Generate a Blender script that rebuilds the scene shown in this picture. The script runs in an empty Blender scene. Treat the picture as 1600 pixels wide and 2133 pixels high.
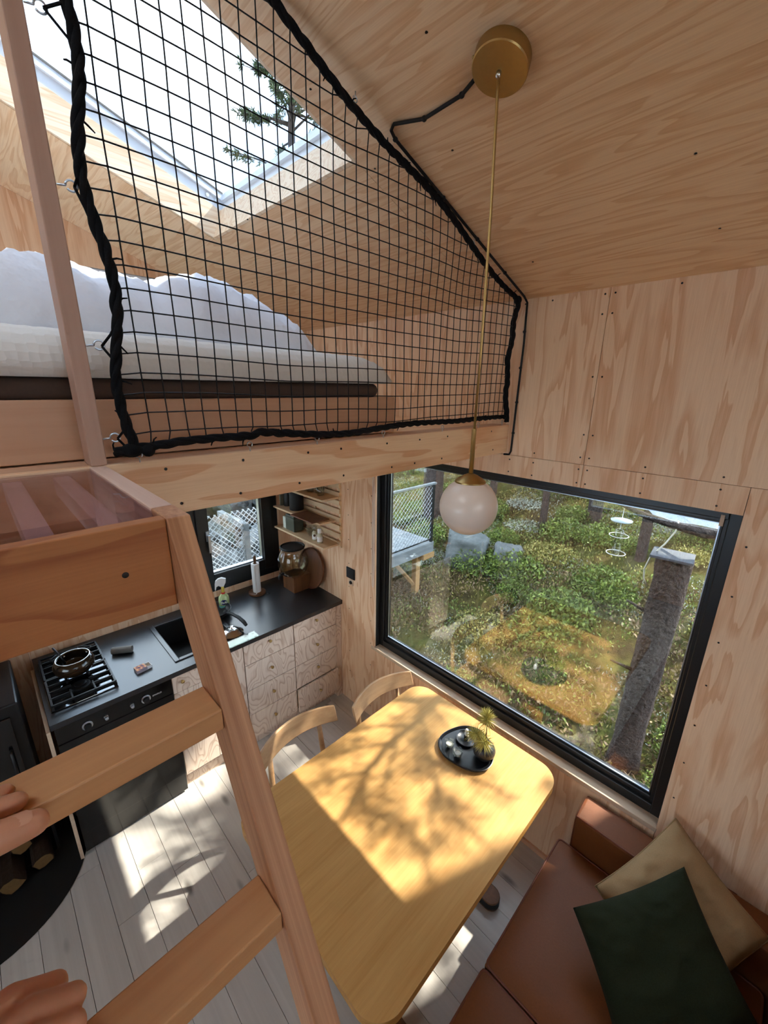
import bpy, bmesh, math, random
import numpy as np
from mathutils import Vector, Matrix, Quaternion, noise

# ------------------------------------------------------------------ camera
scene = bpy.context.scene
COL = scene.collection
PI = math.pi
CAMROWS = [(0.70120669, 0.71281377, 0.01434246), (0.21685402, -0.19407285, -0.95671838), (-0.67917855, 0.67396755, -0.29066171)]
cam = bpy.data.cameras.new('camera')
cam.sensor_fit = 'HORIZONTAL'; cam.sensor_width = 36.0
cam.lens = 36.0 * 858.7536 / 1600.0
cam.clip_start = 0.02; cam.clip_end = 400
co = bpy.data.objects.new('camera', cam); COL.objects.link(co)
r_, d_, f_ = [Vector(q) for q in CAMROWS]
mm = Matrix((( r_.x, -d_.x, -f_.x, 0.0), (r_.y, -d_.y, -f_.y, 0.0), (r_.z, -d_.z, -f_.z, 2.51), (0, 0, 0, 1)))
co.matrix_world = mm
scene.camera = co

# ------------------------------------------------------------------ world, sun, exposure
SUNV = Vector((0.38, 0.88, 1.0)).normalized()
SUN_STRENGTH = 11.5
SKY_STRENGTH = 4.6
w = bpy.data.worlds.new('sky'); scene.world = w; w.use_nodes = True
nt = w.node_tree; nt.nodes.clear()
out = nt.nodes.new('ShaderNodeOutputWorld'); bg = nt.nodes.new('ShaderNodeBackground')
tc = nt.nodes.new('ShaderNodeTexCoord'); nz = nt.nodes.new('ShaderNodeTexNoise'); rp = nt.nodes.new('ShaderNodeValToRGB')
nz.inputs['Scale'].default_value = 2.6; nz.inputs['Detail'].default_value = 6; nz.inputs['Roughness'].default_value = 0.58
nz.inputs['Distortion'].default_value = 0.4
rp.color_ramp.elements[0].position = 0.36; rp.color_ramp.elements[0].color = (0.40, 0.62, 0.95, 1)
rp.color_ramp.elements[1].position = 0.58; rp.color_ramp.elements[1].color = (0.90, 0.96, 1.0, 1)
nt.links.new(tc.outputs['Generated'], nz.inputs['Vector']); nt.links.new(nz.outputs['Fac'], rp.inputs['Fac'])
nt.links.new(rp.outputs['Color'], bg.inputs['Color']); bg.inputs['Strength'].default_value = SKY_STRENGTH
nt.links.new(bg.outputs['Background'], out.inputs['Surface'])
sl = bpy.data.lights.new('sun', 'SUN'); sl.energy = SUN_STRENGTH; sl.angle = math.radians(0.6); sl.color = (1.0, 0.93, 0.82)
so = bpy.data.objects.new('sun', sl); COL.objects.link(so)
so.rotation_mode = 'QUATERNION'; so.rotation_quaternion = SUNV.to_track_quat('Z', 'Y'); so.location = (6, 12, 14)
vs = scene.view_settings
vs.view_transform = 'Standard'; vs.look = 'None'; vs.gamma = 1.0; vs.use_curve_mapping = False
vs.exposure = 0.80
cy = scene.cycles
cy.max_bounces = 6; cy.diffuse_bounces = 4; cy.glossy_bounces = 3; cy.transmission_bounces = 4; cy.transparent_max_bounces = 12
cy.use_adaptive_sampling = True; cy.adaptive_threshold = 0.10; cy.adaptive_min_samples = 10
cy.caustics_reflective = False; cy.caustics_refractive = False
cy.use_denoising = True; cy.sample_clamp_indirect = 8.0

# ------------------------------------------------------------------ helpers: geometry
rnd = random.Random(7)
class B:
    def __init__(s): s.v = []; s.f = []
    def raw(s, v, f):
        n = len(s.v); s.v += [tuple(q) for q in v]; s.f += [tuple(i + n for i in q) for q in f]; return s
    def box(s, x0, x1, y0, y1, z0, z1):
        return s.raw([(x0,y0,z0),(x1,y0,z0),(x1,y1,z0),(x0,y1,z0),(x0,y0,z1),(x1,y0,z1),(x1,y1,z1),(x0,y1,z1)],
                     [(3,2,1,0),(4,5,6,7),(0,1,5,4),(1,2,6,5),(2,3,7,6),(3,0,4,7)])
    def obox(s, c, ax, h):
        c = Vector(c); ax = [Vector(a).normalized() for a in ax]; v = []
        for k in (-1, 1):
            for (i, j) in ((-1,-1),(1,-1),(1,1),(-1,1)):
                v.append(c + ax[0]*h[0]*i + ax[1]*h[1]*j + ax[2]*h[2]*k)
        return s.raw(v, [(3,2,1,0),(4,5,6,7),(0,1,5,4),(1,2,6,5),(2,3,7,6),(3,0,4,7)])
    def prism(s, poly, axis, a, b):
        n = len(poly)
        def p(q, t):
            return {'x': (t, q[0], q[1]), 'y': (q[0], t, q[1]), 'z': (q[0], q[1], t)}[axis]
        v = [p(q, a) for q in poly] + [p(q, b) for q in poly]
        f = [tuple(range(n))[::-1], tuple(range(n, 2*n))] + [(i, (i+1) % n, n+(i+1) % n, n+i) for i in range(n)]
        return s.raw(v, f)
    def tube(s, pts, r, n=8, closed=False, cap=True):
        pts = [Vector(p) for p in pts]; m = len(pts)
        rr = r if isinstance(r, (list, tuple)) else [r]*m
        T = []
        for i in range(m):
            if closed: t = pts[(i+1) % m] - pts[i-1]
            else: t = pts[min(i+1, m-1)] - pts[max(i-1, 0)]
            T.append(t.normalized() if t.length > 1e-9 else Vector((0,0,1)))
        a = Vector((0,0,1)) if abs(T[0].z) < .9 else Vector((1,0,0))
        u = (a - T[0]*a.dot(T[0])).normalized(); base = len(s.v)
        for i in range(m):
            u = (u - T[i]*u.dot(T[i]))
            u = u.normalized() if u.length > 1e-6 else T[i].orthogonal().normalized()
            w_ = T[i].cross(u)
            for k in range(n):
                an = 2*PI*k/n; s.v.append(tuple(pts[i] + (u*math.cos(an) + w_*math.sin(an))*rr[i]))
        for i in range(m if closed else m-1):
            j = (i+1) % m
            for k in range(n):
                k2 = (k+1) % n
                s.f.append((base+i*n+k, base+i*n+k2, base+j*n+k2, base+j*n+k))
        if cap and not closed:
            s.f.append(tuple(base+k for k in range(n))[::-1]); s.f.append(tuple(base+(m-1)*n+k for k in range(n)))
        return s
    def lathe(s, prof, c=(0,0,0), n=24, M=None, cap=True, sy=1.0):
        base = len(s.v); c = Vector(c)
        for (r, z) in prof:
            for k in range(n):
                an = 2*PI*k/n; p = Vector((r*math.cos(an), sy*r*math.sin(an), z))
                if M is not None: p = M @ p
                s.v.append(tuple(c + p))
        for i in range(len(prof)-1):
            for k in range(n):
                k2 = (k+1) % n
                s.f.append((base+i*n+k, base+i*n+k2, base+(i+1)*n+k2, base+(i+1)*n+k))
        if cap:
            if prof[0][0] > 1e-6: s.f.append(tuple(base+k for k in range(n))[::-1])
            if prof[-1][0] > 1e-6: s.f.append(tuple(base+(len(prof)-1)*n+k for k in range(n)))
        return s
    def ball(s, c, r, nu=16, nv=10, M=None):
        r = r if isinstance(r, (tuple, list)) else (r, r, r); base = len(s.v); c = Vector(c)
        for j in range(nv+1):
            t = PI*j/nv
            for i in range(nu):
                a = 2*PI*i/nu; p = Vector((r[0]*math.sin(t)*math.cos(a), r[1]*math.sin(t)*math.sin(a), -r[2]*math.cos(t)))
                if M is not None: p = M @ p
                s.v.append(tuple(c+p))
        for j in range(nv):
            for i in range(nu):
                i2 = (i+1) % nu
                s.f.append((base+j*nu+i, base+j*nu+i2, base+(j+1)*nu+i2, base+(j+1)*nu+i))
        return s
    def build(s, name, mat, parent=None, smooth=False, bevel=0.0, seg=2, world=True, sub=0, weld=False, auto=None):
        me = bpy.data.meshes.new(name)
        v = [Vector(q) for q in s.v]
        o = bpy.data.objects.new(name, me); COL.objects.link(o)
        if parent is not None:
            root = parent
            while root.parent: root = root.parent
            if world:
                inv = root.matrix_basis.inverted(); v = [inv @ q for q in v]
            o.parent = parent
        else:
            lo = Vector([min(q[i] for q in v) for i in range(3)]); hi = Vector([max(q[i] for q in v) for i in range(3)])
            c = Vector(((lo.x+hi.x)/2, (lo.y+hi.y)/2, lo.z)); v = [q-c for q in v]; o.location = c
        me.from_pydata([tuple(q) for q in v], [], s.f)
        if weld:
            bm = bmesh.new(); bm.from_mesh(me); bmesh.ops.remove_doubles(bm, verts=bm.verts, dist=1e-5)
            bmesh.ops.recalc_face_normals(bm, faces=bm.faces); bm.to_mesh(me); bm.free()
        me.validate(); me.update()
        if mat is not None: me.materials.append(mat)
        if smooth:
            me.polygons.foreach_set('use_smooth', [True]*len(me.polygons))
            if auto: me.set_sharp_from_angle(angle=math.radians(auto))
        if bevel > 0:
            md = o.modifiers.new('bevel', 'BEVEL'); md.width = bevel; md.segments = seg; md.limit_method = 'ANGLE'; md.angle_limit = math.radians(40)
            md.harden_normals = False
        if sub:
            md = o.modifiers.new('sub', 'SUBSURF'); md.levels = sub; md.render_levels = sub
        return o
def thing(name, label, cat, loc=(0,0,0), rz=0.0, group=None, kind=None, M=None):
    o = bpy.data.objects.new(name, None); COL.objects.link(o)
    if M is not None: o.matrix_basis = M
    else: o.location = loc; o.rotation_euler = (0, 0, rz)
    o.empty_display_size = 0.1
    o['label'] = label
    if cat: o['category'] = cat
    if group: o['group'] = group
    if kind: o['kind'] = kind
    return o
def tag(o, label, cat=None, group=None, kind=None):
    o['label'] = label
    if cat: o['category'] = cat
    if group: o['group'] = group
    if kind: o['kind'] = kind
    return o
def copy_tree(o, parent=None):
    c = o.copy(); COL.objects.link(c); c.parent = parent
    for ch in list(o.children): copy_tree(ch, c)
    return c
def link_copy(mesh_obj, name, loc, rot=(0,0,0), scale=(1,1,1), parent=None):
    o = bpy.data.objects.new(name, mesh_obj.data); COL.objects.link(o)
    o.location = loc; o.rotation_euler = rot; o.scale = scale
    if parent is not None: o.parent = parent
    return o
def remeshed(b, name, mat, voxel, parent=None, smooth_it=6):
    o = b.build(name, mat, parent)
    md = o.modifiers.new('r', 'REMESH'); md.mode = 'VOXEL'; md.voxel_size = voxel; md.use_smooth_shade = True
    ms = o.modifiers.new('s', 'SMOOTH'); ms.factor = 0.6; ms.iterations = smooth_it
    dg = bpy.context.evaluated_depsgraph_get(); ev = o.evaluated_get(dg); me = bpy.data.meshes.new_from_object(ev)
    o.modifiers.clear(); old = o.data; o.data = me; bpy.data.meshes.remove(old)
    if not me.materials: me.materials.append(mat)
    me.polygons.foreach_set('use_smooth', [True]*len(me.polygons))
    return o

# ------------------------------------------------------------------ helpers: materials
def srgb(r, g, b):
    def f(c):
        c /= 255.0
        return c/12.92 if c <= 0.04045 else ((c+0.055)/1.055)**2.4
    return (f(r), f(g), f(b), 1.0)
class NT:
    def __init__(s, name):
        s.m = bpy.data.materials.new(name); s.m.use_nodes = True; s.t = s.m.node_tree; s.t.nodes.clear()
        s.out = s.n('ShaderNodeOutputMaterial')
    def n(s, kind, **kw):
        nd = s.t.nodes.new(kind)
        for k, v in kw.items(): setattr(nd, k, v)
        return nd
    def l(s, a, b): s.t.links.new(a, b)
    def math(s, op, a, b=None, clamp=False):
        nd = s.n('ShaderNodeMath', operation=op); nd.use_clamp = clamp
        for i, q in enumerate((a, b)):
            if q is None: continue
            if isinstance(q, (int, float)): nd.inputs[i].default_value = q
            else: s.l(q, nd.inputs[i])
        return nd.outputs[0]
    def ramp(s, fac, els):
        nd = s.n('ShaderNodeValToRGB'); e = nd.color_ramp.elements
        while len(e) < len(els): e.new(0.5)
        for q, (p, c) in zip(e, els): q.position = p; q.color = c
        s.l(fac, nd.inputs['Fac']); return nd.outputs['Color']
    def mix(s, fac, a, b, mode='MIX'):
        nd = s.n('ShaderNodeMix', data_type='RGBA', blend_type=mode)
        for i, q in ((0, fac), (6, a), (7, b)):
            if isinstance(q, (int, float)): nd.inputs[i].default_value = q
            elif isinstance(q, tuple): nd.inputs[i].default_value = q
            else: s.l(q, nd.inputs[i])
        return nd.outputs[2]
    def coords(s, scale=(1,1,1), rand=True, rot=(0,0,0), kind='Object'):
        tcn = s.n('ShaderNodeTexCoord'); v = tcn.outputs[kind]
        if rand:
            oi = s.n('ShaderNodeObjectInfo'); k = s.math('MULTIPLY', oi.outputs['Random'], 23.0)
            cb = s.n('ShaderNodeCombineXYZ')
            for i in range(3): s.l(k, cb.inputs[i])
            ad = s.n('ShaderNodeVectorMath', operation='ADD'); s.l(v, ad.inputs[0]); s.l(cb.outputs[0], ad.inputs[1]); v = ad.outputs[0]
        mp = s.n('ShaderNodeMapping'); mp.inputs['Scale'].default_value = scale; mp.inputs['Rotation'].default_value = rot
        s.l(v, mp.inputs['Vector']); return mp.outputs[0]
    def noise(s, vec, scale=5.0, detail=2.0, rough=0.5, dist=0.0):
        nd = s.n('ShaderNodeTexNoise'); nd.inputs['Scale'].default_value = scale; nd.inputs['Detail'].default_value = detail
        nd.inputs['Roughness'].default_value = rough; nd.inputs['Distortion'].default_value = dist
        s.l(vec, nd.inputs['Vector']); return nd.outputs['Fac']
    def bsdf(s, color, rough=0.5, metal=0.0, spec=0.5, bump=None, bstr=0.1, bdist=0.01, **kw):
        p = s.n('ShaderNodeBsdfPrincipled')
        if isinstance(color, tuple): p.inputs['Base Color'].default_value = color
        else: s.l(color, p.inputs['Base Color'])
        if isinstance(rough, (int, float)): p.inputs['Roughness'].default_value = rough
        else: s.l(rough, p.inputs['Roughness'])
        p.inputs['Metallic'].default_value = metal; p.inputs['Specular IOR Level'].default_value = spec
        for k, v in kw.items():
            p.inputs[k.replace('_', ' ')].default_value = v
        if bump is not None:
            b = s.n('ShaderNodeBump'); b.inputs['Strength'].default_value = bstr; b.inputs['Distance'].default_value = bdist
            s.l(bump, b.inputs['Height']); s.l(b.outputs['Normal'], p.inputs['Normal'])
        s.l(p.outputs[0], s.out.inputs['Surface']); return s.m
def gscale(axis, along, across):
    return tuple(along if a == axis else across for a in 'xyz')
def ply(name, axis, light, dark, freq=9.0, along=0.8, across=4.5, lines=False, rough=0.55, fine=0.35, dist=0.35, detail=1.6):
    t = NT(name); v = t.coords(gscale(axis, along, across))
    base = t.noise(v, 1.0, detail, 0.45, dist)
    fr = t.math('FRACT', t.math('MULTIPLY', base, freq))
    mid = tuple((a*0.5+b*0.5) for a, b in zip(light, dark))
    c = t.ramp(fr, [(0.0, light), (0.5, light), (0.74, mid), (0.86, dark), (0.92, dark), (1.0, light)] if lines else [(0.0, light), (0.42, light), (0.62, mid), (0.86, dark), (0.955, dark), (1.0, light)])
    v2 = t.coords(gscale(axis, 7.0, 260.0)); st = t.noise(v2, 1.0, 3.0, 0.6)
    c = t.mix(fine, c, t.ramp(st, [(0.3, tuple(q*0.80 for q in dark[:3])+(1,)), (0.68, tuple(min(1, q*1.10) for q in light[:3])+(1,))]), 'MIX')
    v3 = t.coords((0.9, 0.9, 0.9)); big = t.noise(v3, 1.3, 1.0)
    c = t.mix(0.30, c, t.ramp(big, [(0.3, dark), (0.7, light)]), 'SOFT_LIGHT')
    return t.bsdf(c, rough, 0, 0.35, bump=st, bstr=0.05, bdist=0.002)
def grain(name, axis, light, dark, across=60.0, along=1.2, rough=0.5, contrast=0.7, knots=0.0, vary=0.0, spec=0.35):
    t = NT(name); v = t.coords(gscale(axis, along, across))
    a = t.noise(v, 1.0, 4.0, 0.6, 0.25)
    v2 = t.coords(gscale(axis, along*0.5, across*0.16)); b = t.noise(v2, 1.0, 2.0, 0.5, 0.5)
    m = t.math('ADD', t.math('MULTIPLY', a, 0.55), t.math('MULTIPLY', b, 0.45))
    c = t.ramp(m, [(0.5-0.22/contrast*0.7, dark), (0.5+0.16/contrast*0.7, light)])
    if knots > 0:
        vk = t.coords(tuple(0.0 if (axis == 'x' and a == 'z') or (axis == 'y' and a == 'x') else q for a, q in zip('xyz', gscale(axis, 2.2, 6.5)))); vo = t.n('ShaderNodeTexVoronoi'); vo.inputs['Scale'].default_value = 1.15; t.l(vk, vo.inputs['Vector'])
        k = t.ramp(vo.outputs['Distance'], [(0.05, (1,1,1,1)), (0.10, (0.55,0.55,0.55,1)), (0.16, (0,0,0,1))])
        c = t.mix(t.math('MULTIPLY', k, knots), c, tuple(q*0.35 for q in dark[:3])+(1,))
    if vary > 0:
        oi = t.n('ShaderNodeObjectInfo'); c = t.mix(t.math('MULTIPLY', oi.outputs['Random'], vary), c, tuple(q*0.6 for q in dark[:3])+(1,), 'MIX')
    return t.bsdf(c, rough, 0, spec, bump=a, bstr=0.06, bdist=0.002)
def plain(name, col, rough=0.5, metal=0.0, spec=0.5, nscale=40.0, namt=0.12, bstr=0.05, bdist=0.002, **kw):
    t = NT(name); v = t.coords((1,1,1)); a = t.noise(v, nscale, 3.0, 0.6)
    c = t.mix(a, tuple(q*(1-namt) for q in col[:3])+(1,), tuple(min(1, q*(1+namt)) for q in col[:3])+(1,))
    return t.bsdf(c, rough, metal, spec, bump=a, bstr=bstr, bdist=bdist, **kw)
def pane_mat(name, tint=(1,1,1,1), gain=1.0, base=0.04, rough=0.0):
    t = NT(name); lw = t.n('ShaderNodeLayerWeight'); lw.inputs['Blend'].default_value = 0.5
    p5 = t.math('POWER', lw.outputs['Facing'], 5.0)
    fac = t.math('MULTIPLY', t.math('ADD', t.math('MULTIPLY', p5, 1.0-base), base), gain, clamp=True)
    tr = t.n('ShaderNodeBsdfTransparent'); tr.inputs['Color'].default_value = tint
    gl = t.n('ShaderNodeBsdfGlossy'); gl.inputs['Roughness'].default_value = rough
    mx = t.n('ShaderNodeMixShader'); t.l(fac, mx.inputs[0]); t.l(tr.outputs[0], mx.inputs[1]); t.l(gl.outputs[0], mx.inputs[2])
    t.l(mx.outputs[0], t.out.inputs['Surface']); return t.m

PINK_L, PINK_D = srgb(235, 203, 173), srgb(214, 169, 135)
M = {}
M['ply_z'] = ply('plywood_wall', 'z', PINK_L, PINK_D, 5.0, 1.5, 11.5, detail=3.2, dist=0.5, fine=0.22)
M['ply_ceil'] = ply('plywood_ceiling', 'x', srgb(242,211,178), srgb(223,182,144), 9.0, 1.2, 12.0, detail=2.2, dist=0.4, fine=0.28)
M['ply_y'] = ply('plywood_beam', 'y', srgb(242,208,174), srgb(222,172,134), 5.0, 1.3, 10.0, detail=2.4, fine=0.2)
M['ply_front'] = ply('plywood_drawer', 'z', srgb(230,212,196), srgb(192,165,146), 13.0, 3.2, 7.5, fine=0.22, dist=0.6, detail=0.8, lines=True)
M['ply_board'] = ply('plywood_board', 'y', srgb(186,130,82), srgb(162,102,60), 4.0, 2.4, 12.0, fine=0.2)
M['reveal'] = ply('plywood_reveal', 'y', srgb(240,220,196), srgb(220,188,156), 9.0, 0.8, 14.0)
M['pine_post'] = grain('pine_post', 'z', srgb(196,160,140), srgb(174,136,116), 40, 1.0)
M['pine_bed'] = grain('pine_bed', 'y', srgb(212,168,136), srgb(192,144,110), 30, 1.0, knots=0.7)
M['stringer'] = grain('fir_stringer', 'z', srgb(208,156,116), srgb(160,104,68), 120, 1.0, contrast=1.0)
M['tread'] = grain('fir_tread', 'y', srgb(214,162,112), srgb(184,126,80), 34, 0.9)
M['floor'] = grain('floor_plank', 'x', srgb(206,199,191), srgb(184,176,168), 40, 0.9, rough=0.42, knots=0.85, vary=0.14)
M['oak'] = grain('oak_table', 'y', srgb(202,156,96), srgb(181,132,74), 110, 4.0, rough=0.52, contrast=0.7, spec=0.22)
M['oak_edge'] = grain('oak_table_edge', 'y', srgb(204,152,80), srgb(164,110,50), 80, 3.0, rough=0.4)
M['chair'] = grain('beech_chair', 'y', srgb(192,154,114), srgb(164,124,86), 60, 1.5, rough=0.4)
M['shelfwood'] = grain('ash_shelf', 'x', srgb(224,198,162), srgb(202,170,132), 60, 1.2)
M['sill'] = grain('sill_wood', 'x', srgb(218,196,170), srgb(190,162,134), 50, 1.0)
M['slatwood'] = grain('slat_wood', 'x', srgb(232,202,184), srgb(208,170,150), 70, 1.5)
M['stand'] = grain('stand_wood', 'z', srgb(122,80,50), srgb(84,52,30), 50, 1.5)
M['tray_wood'] = grain('round_tray_wood', 'z', srgb(122,78,52), srgb(88,52,34), 40, 1.5)
M['deck'] = grain('deck_wood', 'y', srgb(124,128,130), srgb(92,96,98), 40, 0.8, rough=0.8)
M['deck_new'] = grain('deck_post_wood', 'z', srgb(168,132,86), srgb(132,98,60), 40, 0.8, rough=0.8)
M['black'] = plain('black_frame', srgb(22,23,25), 0.35, 0, 0.5, 60, 0.1)
M['blackmat'] = plain('black_matte', srgb(16,16,17), 0.6, 0, 0.4)
M['worktop'] = plain('black_worktop', srgb(34,35,38), 0.30, 0, 0.85, 120, 0.12, 0.02)
M['oven'] = plain('oven_glass', srgb(10,10,11), 0.12, 0, 0.6, 20, 0.05, 0.0)
M['hob'] = plain('hob_glass', srgb(12,13,15), 0.06, 0, 1.0, 20, 0.05, 0.0, IOR=1.75)
M['brass'] = plain('brushed_brass', srgb(184,154,100), 0.38, 1.0, 0.5, 90, 0.08)
M['steel'] = plain('steel', srgb(210,210,208), 0.18, 1.0, 0.5, 60, 0.05)
M['alu'] = plain('aluminium', srgb(190,200,210), 0.3, 1.0, 0.5, 60, 0.05)
M['iron'] = plain('cast_iron', srgb(18,19,22), 0.45, 0.0, 0.5)
M['rope'] = plain('black_rope', srgb(17,17,20), 0.9, 0, 0.2, 300, 0.4, 0.6, 0.003)
M['cord'] = plain('black_cord', srgb(20,20,23), 0.6, 0, 0.3)
M['leather'] = plain('cognac_leather', srgb(114,64,31), 0.5, 0, 0.3, 160, 0.16, 0.15, 0.002)
M['leather_seam'] = plain('leather_piping', srgb(104,50,26), 0.5, 0, 0.4, 160, 0.1)
M['linen'] = plain('beige_linen', srgb(150,122,88), 0.9, 0, 0.2, 260, 0.16, 0.3, 0.002)
M['green'] = plain('green_wool', srgb(34,38,24), 0.95, 0, 0.15, 300, 0.3, 0.5, 0.003)
t = NT('white_topper'); vo = t.n('ShaderNodeTexVoronoi'); vo.inputs['Scale'].default_value = 58; vo.inputs['Randomness'].default_value = 0.25; t.l(t.coords((1,1,1)), vo.inputs['Vector']); M['topper'] = t.bsdf(srgb(228,223,216), 0.9, 0, 0.2, bump=vo.outputs['Distance'], bstr=0.5, bdist=0.005)
M['duvet'] = plain('white_duvet', srgb(232,233,240), 0.85, 0, 0.2, 14, 0.03, 0.5, 0.02)
M['mattress'] = plain('brown_mattress', srgb(82,66,58), 0.9, 0, 0.2, 200, 0.12)
M['white'] = plain('white_plastic', srgb(232,232,232), 0.4, 0, 0.5, 30, 0.04)
M['paper'] = plain('paper_towel', srgb(236,236,236), 0.95, 0, 0.2, 150, 0.04, 0.3, 0.002)
M['skyframe'] = plain('skylight_frame', srgb(226,232,240), 0.4, 0, 0.5, 30, 0.03)
M['opal'] = plain('opal_glass', srgb(232,214,200), 0.28, 0, 0.5, 10, 0.01, 0.0, Subsurface_Weight=0.0)
M['glass'] = pane_mat('window_glass', (0.95, 0.97, 0.965, 1), 1.6, 0.10)
M['skyglass'] = pane_mat('dimmed_skylight_glass', (0.56, 0.59, 0.62, 1), 1.3)  # tint darkened to dim the bright sky behind the pane
M['glass_thin'] = pane_mat('clear_glass', (0.93, 0.95, 0.94, 1), 1.6)
M['acrylic'] = pane_mat('tinted_acrylic', (0.88, 0.81, 0.85, 1), 0.9)
M['jar'] = pane_mat('jar_glass', (0.93, 0.95, 0.93, 1), 2.0)
M['water'] = pane_mat('jar_water', (0.84, 0.82, 0.72, 1), 1.0)
M['skin'] = plain('skin', srgb(204,146,114), 0.5, 0, 0.4, 60, 0.08, 0.2, 0.002, Subsurface_Weight=0.15)
M['nail'] = plain('finger_nail', srgb(212,158,128), 0.35, 0, 0.5, 30, 0.03)
M['gravelgrey'] = plain('tube_card', srgb(120,118,112), 0.9)
M['screw'] = plain('screw_head', srgb(30,26,24), 0.5, 0.2)

# ------------------------------------------------------------------ the setting
YW, XK, XE, YB = 1.82, -3.0, 2.0, -1.90
SL = 0.36; YR = -0.04
def zc(y): return 2.88 + SL*(1.82-y) if y >= YR else 2.88 + SL*(1.82-YR) - SL*(YR-y)
NS = Vector((0, SL, 1)).normalized()          # normal of the window-side slope
NB = Vector((0, -SL, 1)).normalized()
def slab(b, x0, x1, y0, y1, off, th, side=1):
    n = NS if side > 0 else NB; v = []
    for k in (off, off+th):
        for (x, y) in ((x0,y0),(x1,y0),(x1,y1),(x0,y1)):
            z = 2.88 + SL*(1.82-y) if side > 0 else 2.88 + SL*(1.82-YR) - SL*(YR-y)
            v.append(Vector((x, y, z)) + n*k)
    return b.raw(v, [(3,2,1,0),(4,5,6,7),(0,1,5,4),(1,2,6,5),(2,3,7,6),(3,0,4,7)])

# floor of whitewashed planks
floor = thing('floor', 'whitewashed pine plank floor with knots', None, (-0.5, 0, 0), kind='structure')
y = YB - 0.02; k = 0
PW = 0.1385; y = 0.593 - PW*19
while y < YW + 0.13:
    cuts = [XK - 0.05] + sorted([rnd.uniform(-2.3, -0.6), rnd.uniform(0.2, 1.5)]) + [XE + 0.05]
    for a, c in zip(cuts[:-1], cuts[1:]):
        dz = rnd.uniform(0, 0.0007)
        B().box(a+0.0006, c-0.0006, y+0.001, y+PW-0.001, -0.03, -0.0007+dz).build('floor_plank', M['floor'], floor)
    y += PW
sub = B().box(XK-0.1, XE+0.1, YB-0.1, YW+0.14, -0.16, -0.031).build('subfloor', M['blackmat'], floor)

# window wall: plywood panels around the picture window
WX0, WX1, WZ0, WZ1 = -1.915, -0.093, 0.656, 2.105
wallw = thing('wall_window', 'pale plywood wall around the large picture window', None, (-0.5, YW, 0), kind='structure')
G = 0.0009
def panel(x0, x1, z0, z1): B().box(x0+G, x1-G, YW, YW+0.014, z0+G, z1-G).build('wall_panel', M['ply_z'], wallw)
SX = -0.637; SZ = 2.205
panel(XK, -1.915, 0.0, SZ); panel(WX0, SX, WZ1, SZ); panel(SX, WX1, WZ1, SZ); panel(WX1, 1.127, 0.0, SZ); panel(1.127, XE, 0.0, SZ)
panel(WX0, WX1, 0.0, WZ0)
panel(XK, -1.857, SZ, 2.90); panel(-1.857, SX, SZ, 2.90); panel(SX, 0.583, SZ, 2.90); panel(0.583, 1.8, SZ, 2.90); panel(1.8, XE, SZ, 2.90)
c = B()
c.box(XK-0.12, WX0, YW+0.015, YW+0.14, -0.2, 2.95); c.box(WX1, XE+0.12, YW+0.015, YW+0.14, -0.2, 2.95)
c.box(WX0, WX1, YW+0.015, YW+0.14, -0.2, WZ0-0.03); c.box(WX0, WX1, YW+0.015, YW+0.14, WZ1, 2.95)
c.build('wall_core', M['blackmat'], wallw)
s = B()
def screw(x, z): s.lathe([(0.0, -0.0012), (0.0036, -0.0008), (0.0036, 0.002)], (x, YW, z), 8, Matrix.Rotation(-PI/2, 3, 'X'))
for zz in (2.235, 2.33, 2.56, 2.79, 2.86):
    for dx in (-0.018, 0.018): screw(SX+dx, zz)
for xx in (-0.98, -0.86, -0.41, -0.17, 0.08, 0.33, 0.565): screw(xx, 2.862); screw(xx, 2.228); screw(xx, 2.184); screw(xx, 2.125)
for zz in (2.184, 2.125):
    for dx in (-0.018, 0.018): screw(SX+dx, zz)
for zz in np.arange(0.1, 2.1, 0.19): screw(WX1+0.03, zz); screw(0.32, zz*1.02); screw(-1.955, zz); screw(-2.2, zz)
for xx in np.arange(-1.8, -0.1, 0.22): screw(xx, 0.632)
o = s.build('wall_screws', M['screw'], wallw); o['kind'] = 'stuff'

# picture window
win = thing('window_1', 'large black framed picture window looking into the forest', None, (-1.0, YW+0.08, WZ0), kind='structure')
sill = B().box(WX0-0.03, WX1+0.004, YW-0.004, YW+0.062, WZ0-0.024, WZ0).build('window_sill', M['sill'], win, bevel=0.002)
def frame_rect(x0, x1, z0, z1, wd, y0, y1, bot=None, top=None):
    bt = bot or wd; tp = top or wd; b = B()
    b.box(x0, x0+wd, y0, y1, z0, z1); b.box(x1-wd, x1, y0, y1, z0, z1)
    b.box(x0+wd, x1-wd, y0, y1, z0, z0+bt); b.box(x0+wd, x1-wd, y0, y1, z1-tp, z1); return b
FY = YW + 0.055
frame_rect(WX0, WX1, WZ0, WZ1, 0.038, FY, FY+0.075, bot=0.050, top=0.036).build('window_frame', M['black'], win, bevel=0.003)
frame_rect(WX0+0.036, WX1-0.036, WZ0+0.048, WZ1-0.034, 0.016, FY+0.014, FY+0.06, bot=0.028, top=0.016).build('window_sash', M['black'], win, bevel=0.003)
frame_rect(WX0+0.052, WX1-0.052, WZ0+0.076, WZ1-0.050, 0.007, FY+0.024, FY+0.05).build('glazing_bead', M['black'], win, bevel=0.001)
frame_rect(WX0+0.0585, WX1-0.0585, WZ0+0.0825, WZ1-0.0565, 0.004, FY+0.026, FY+0.0335).build('spacer_bar', M['alu'], win)
B().box(WX0+0.055, WX1-0.055, FY+0.034, FY+0.04, WZ0+0.079, WZ1-0.054).build('window_pane', M['glass'], win)
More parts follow.
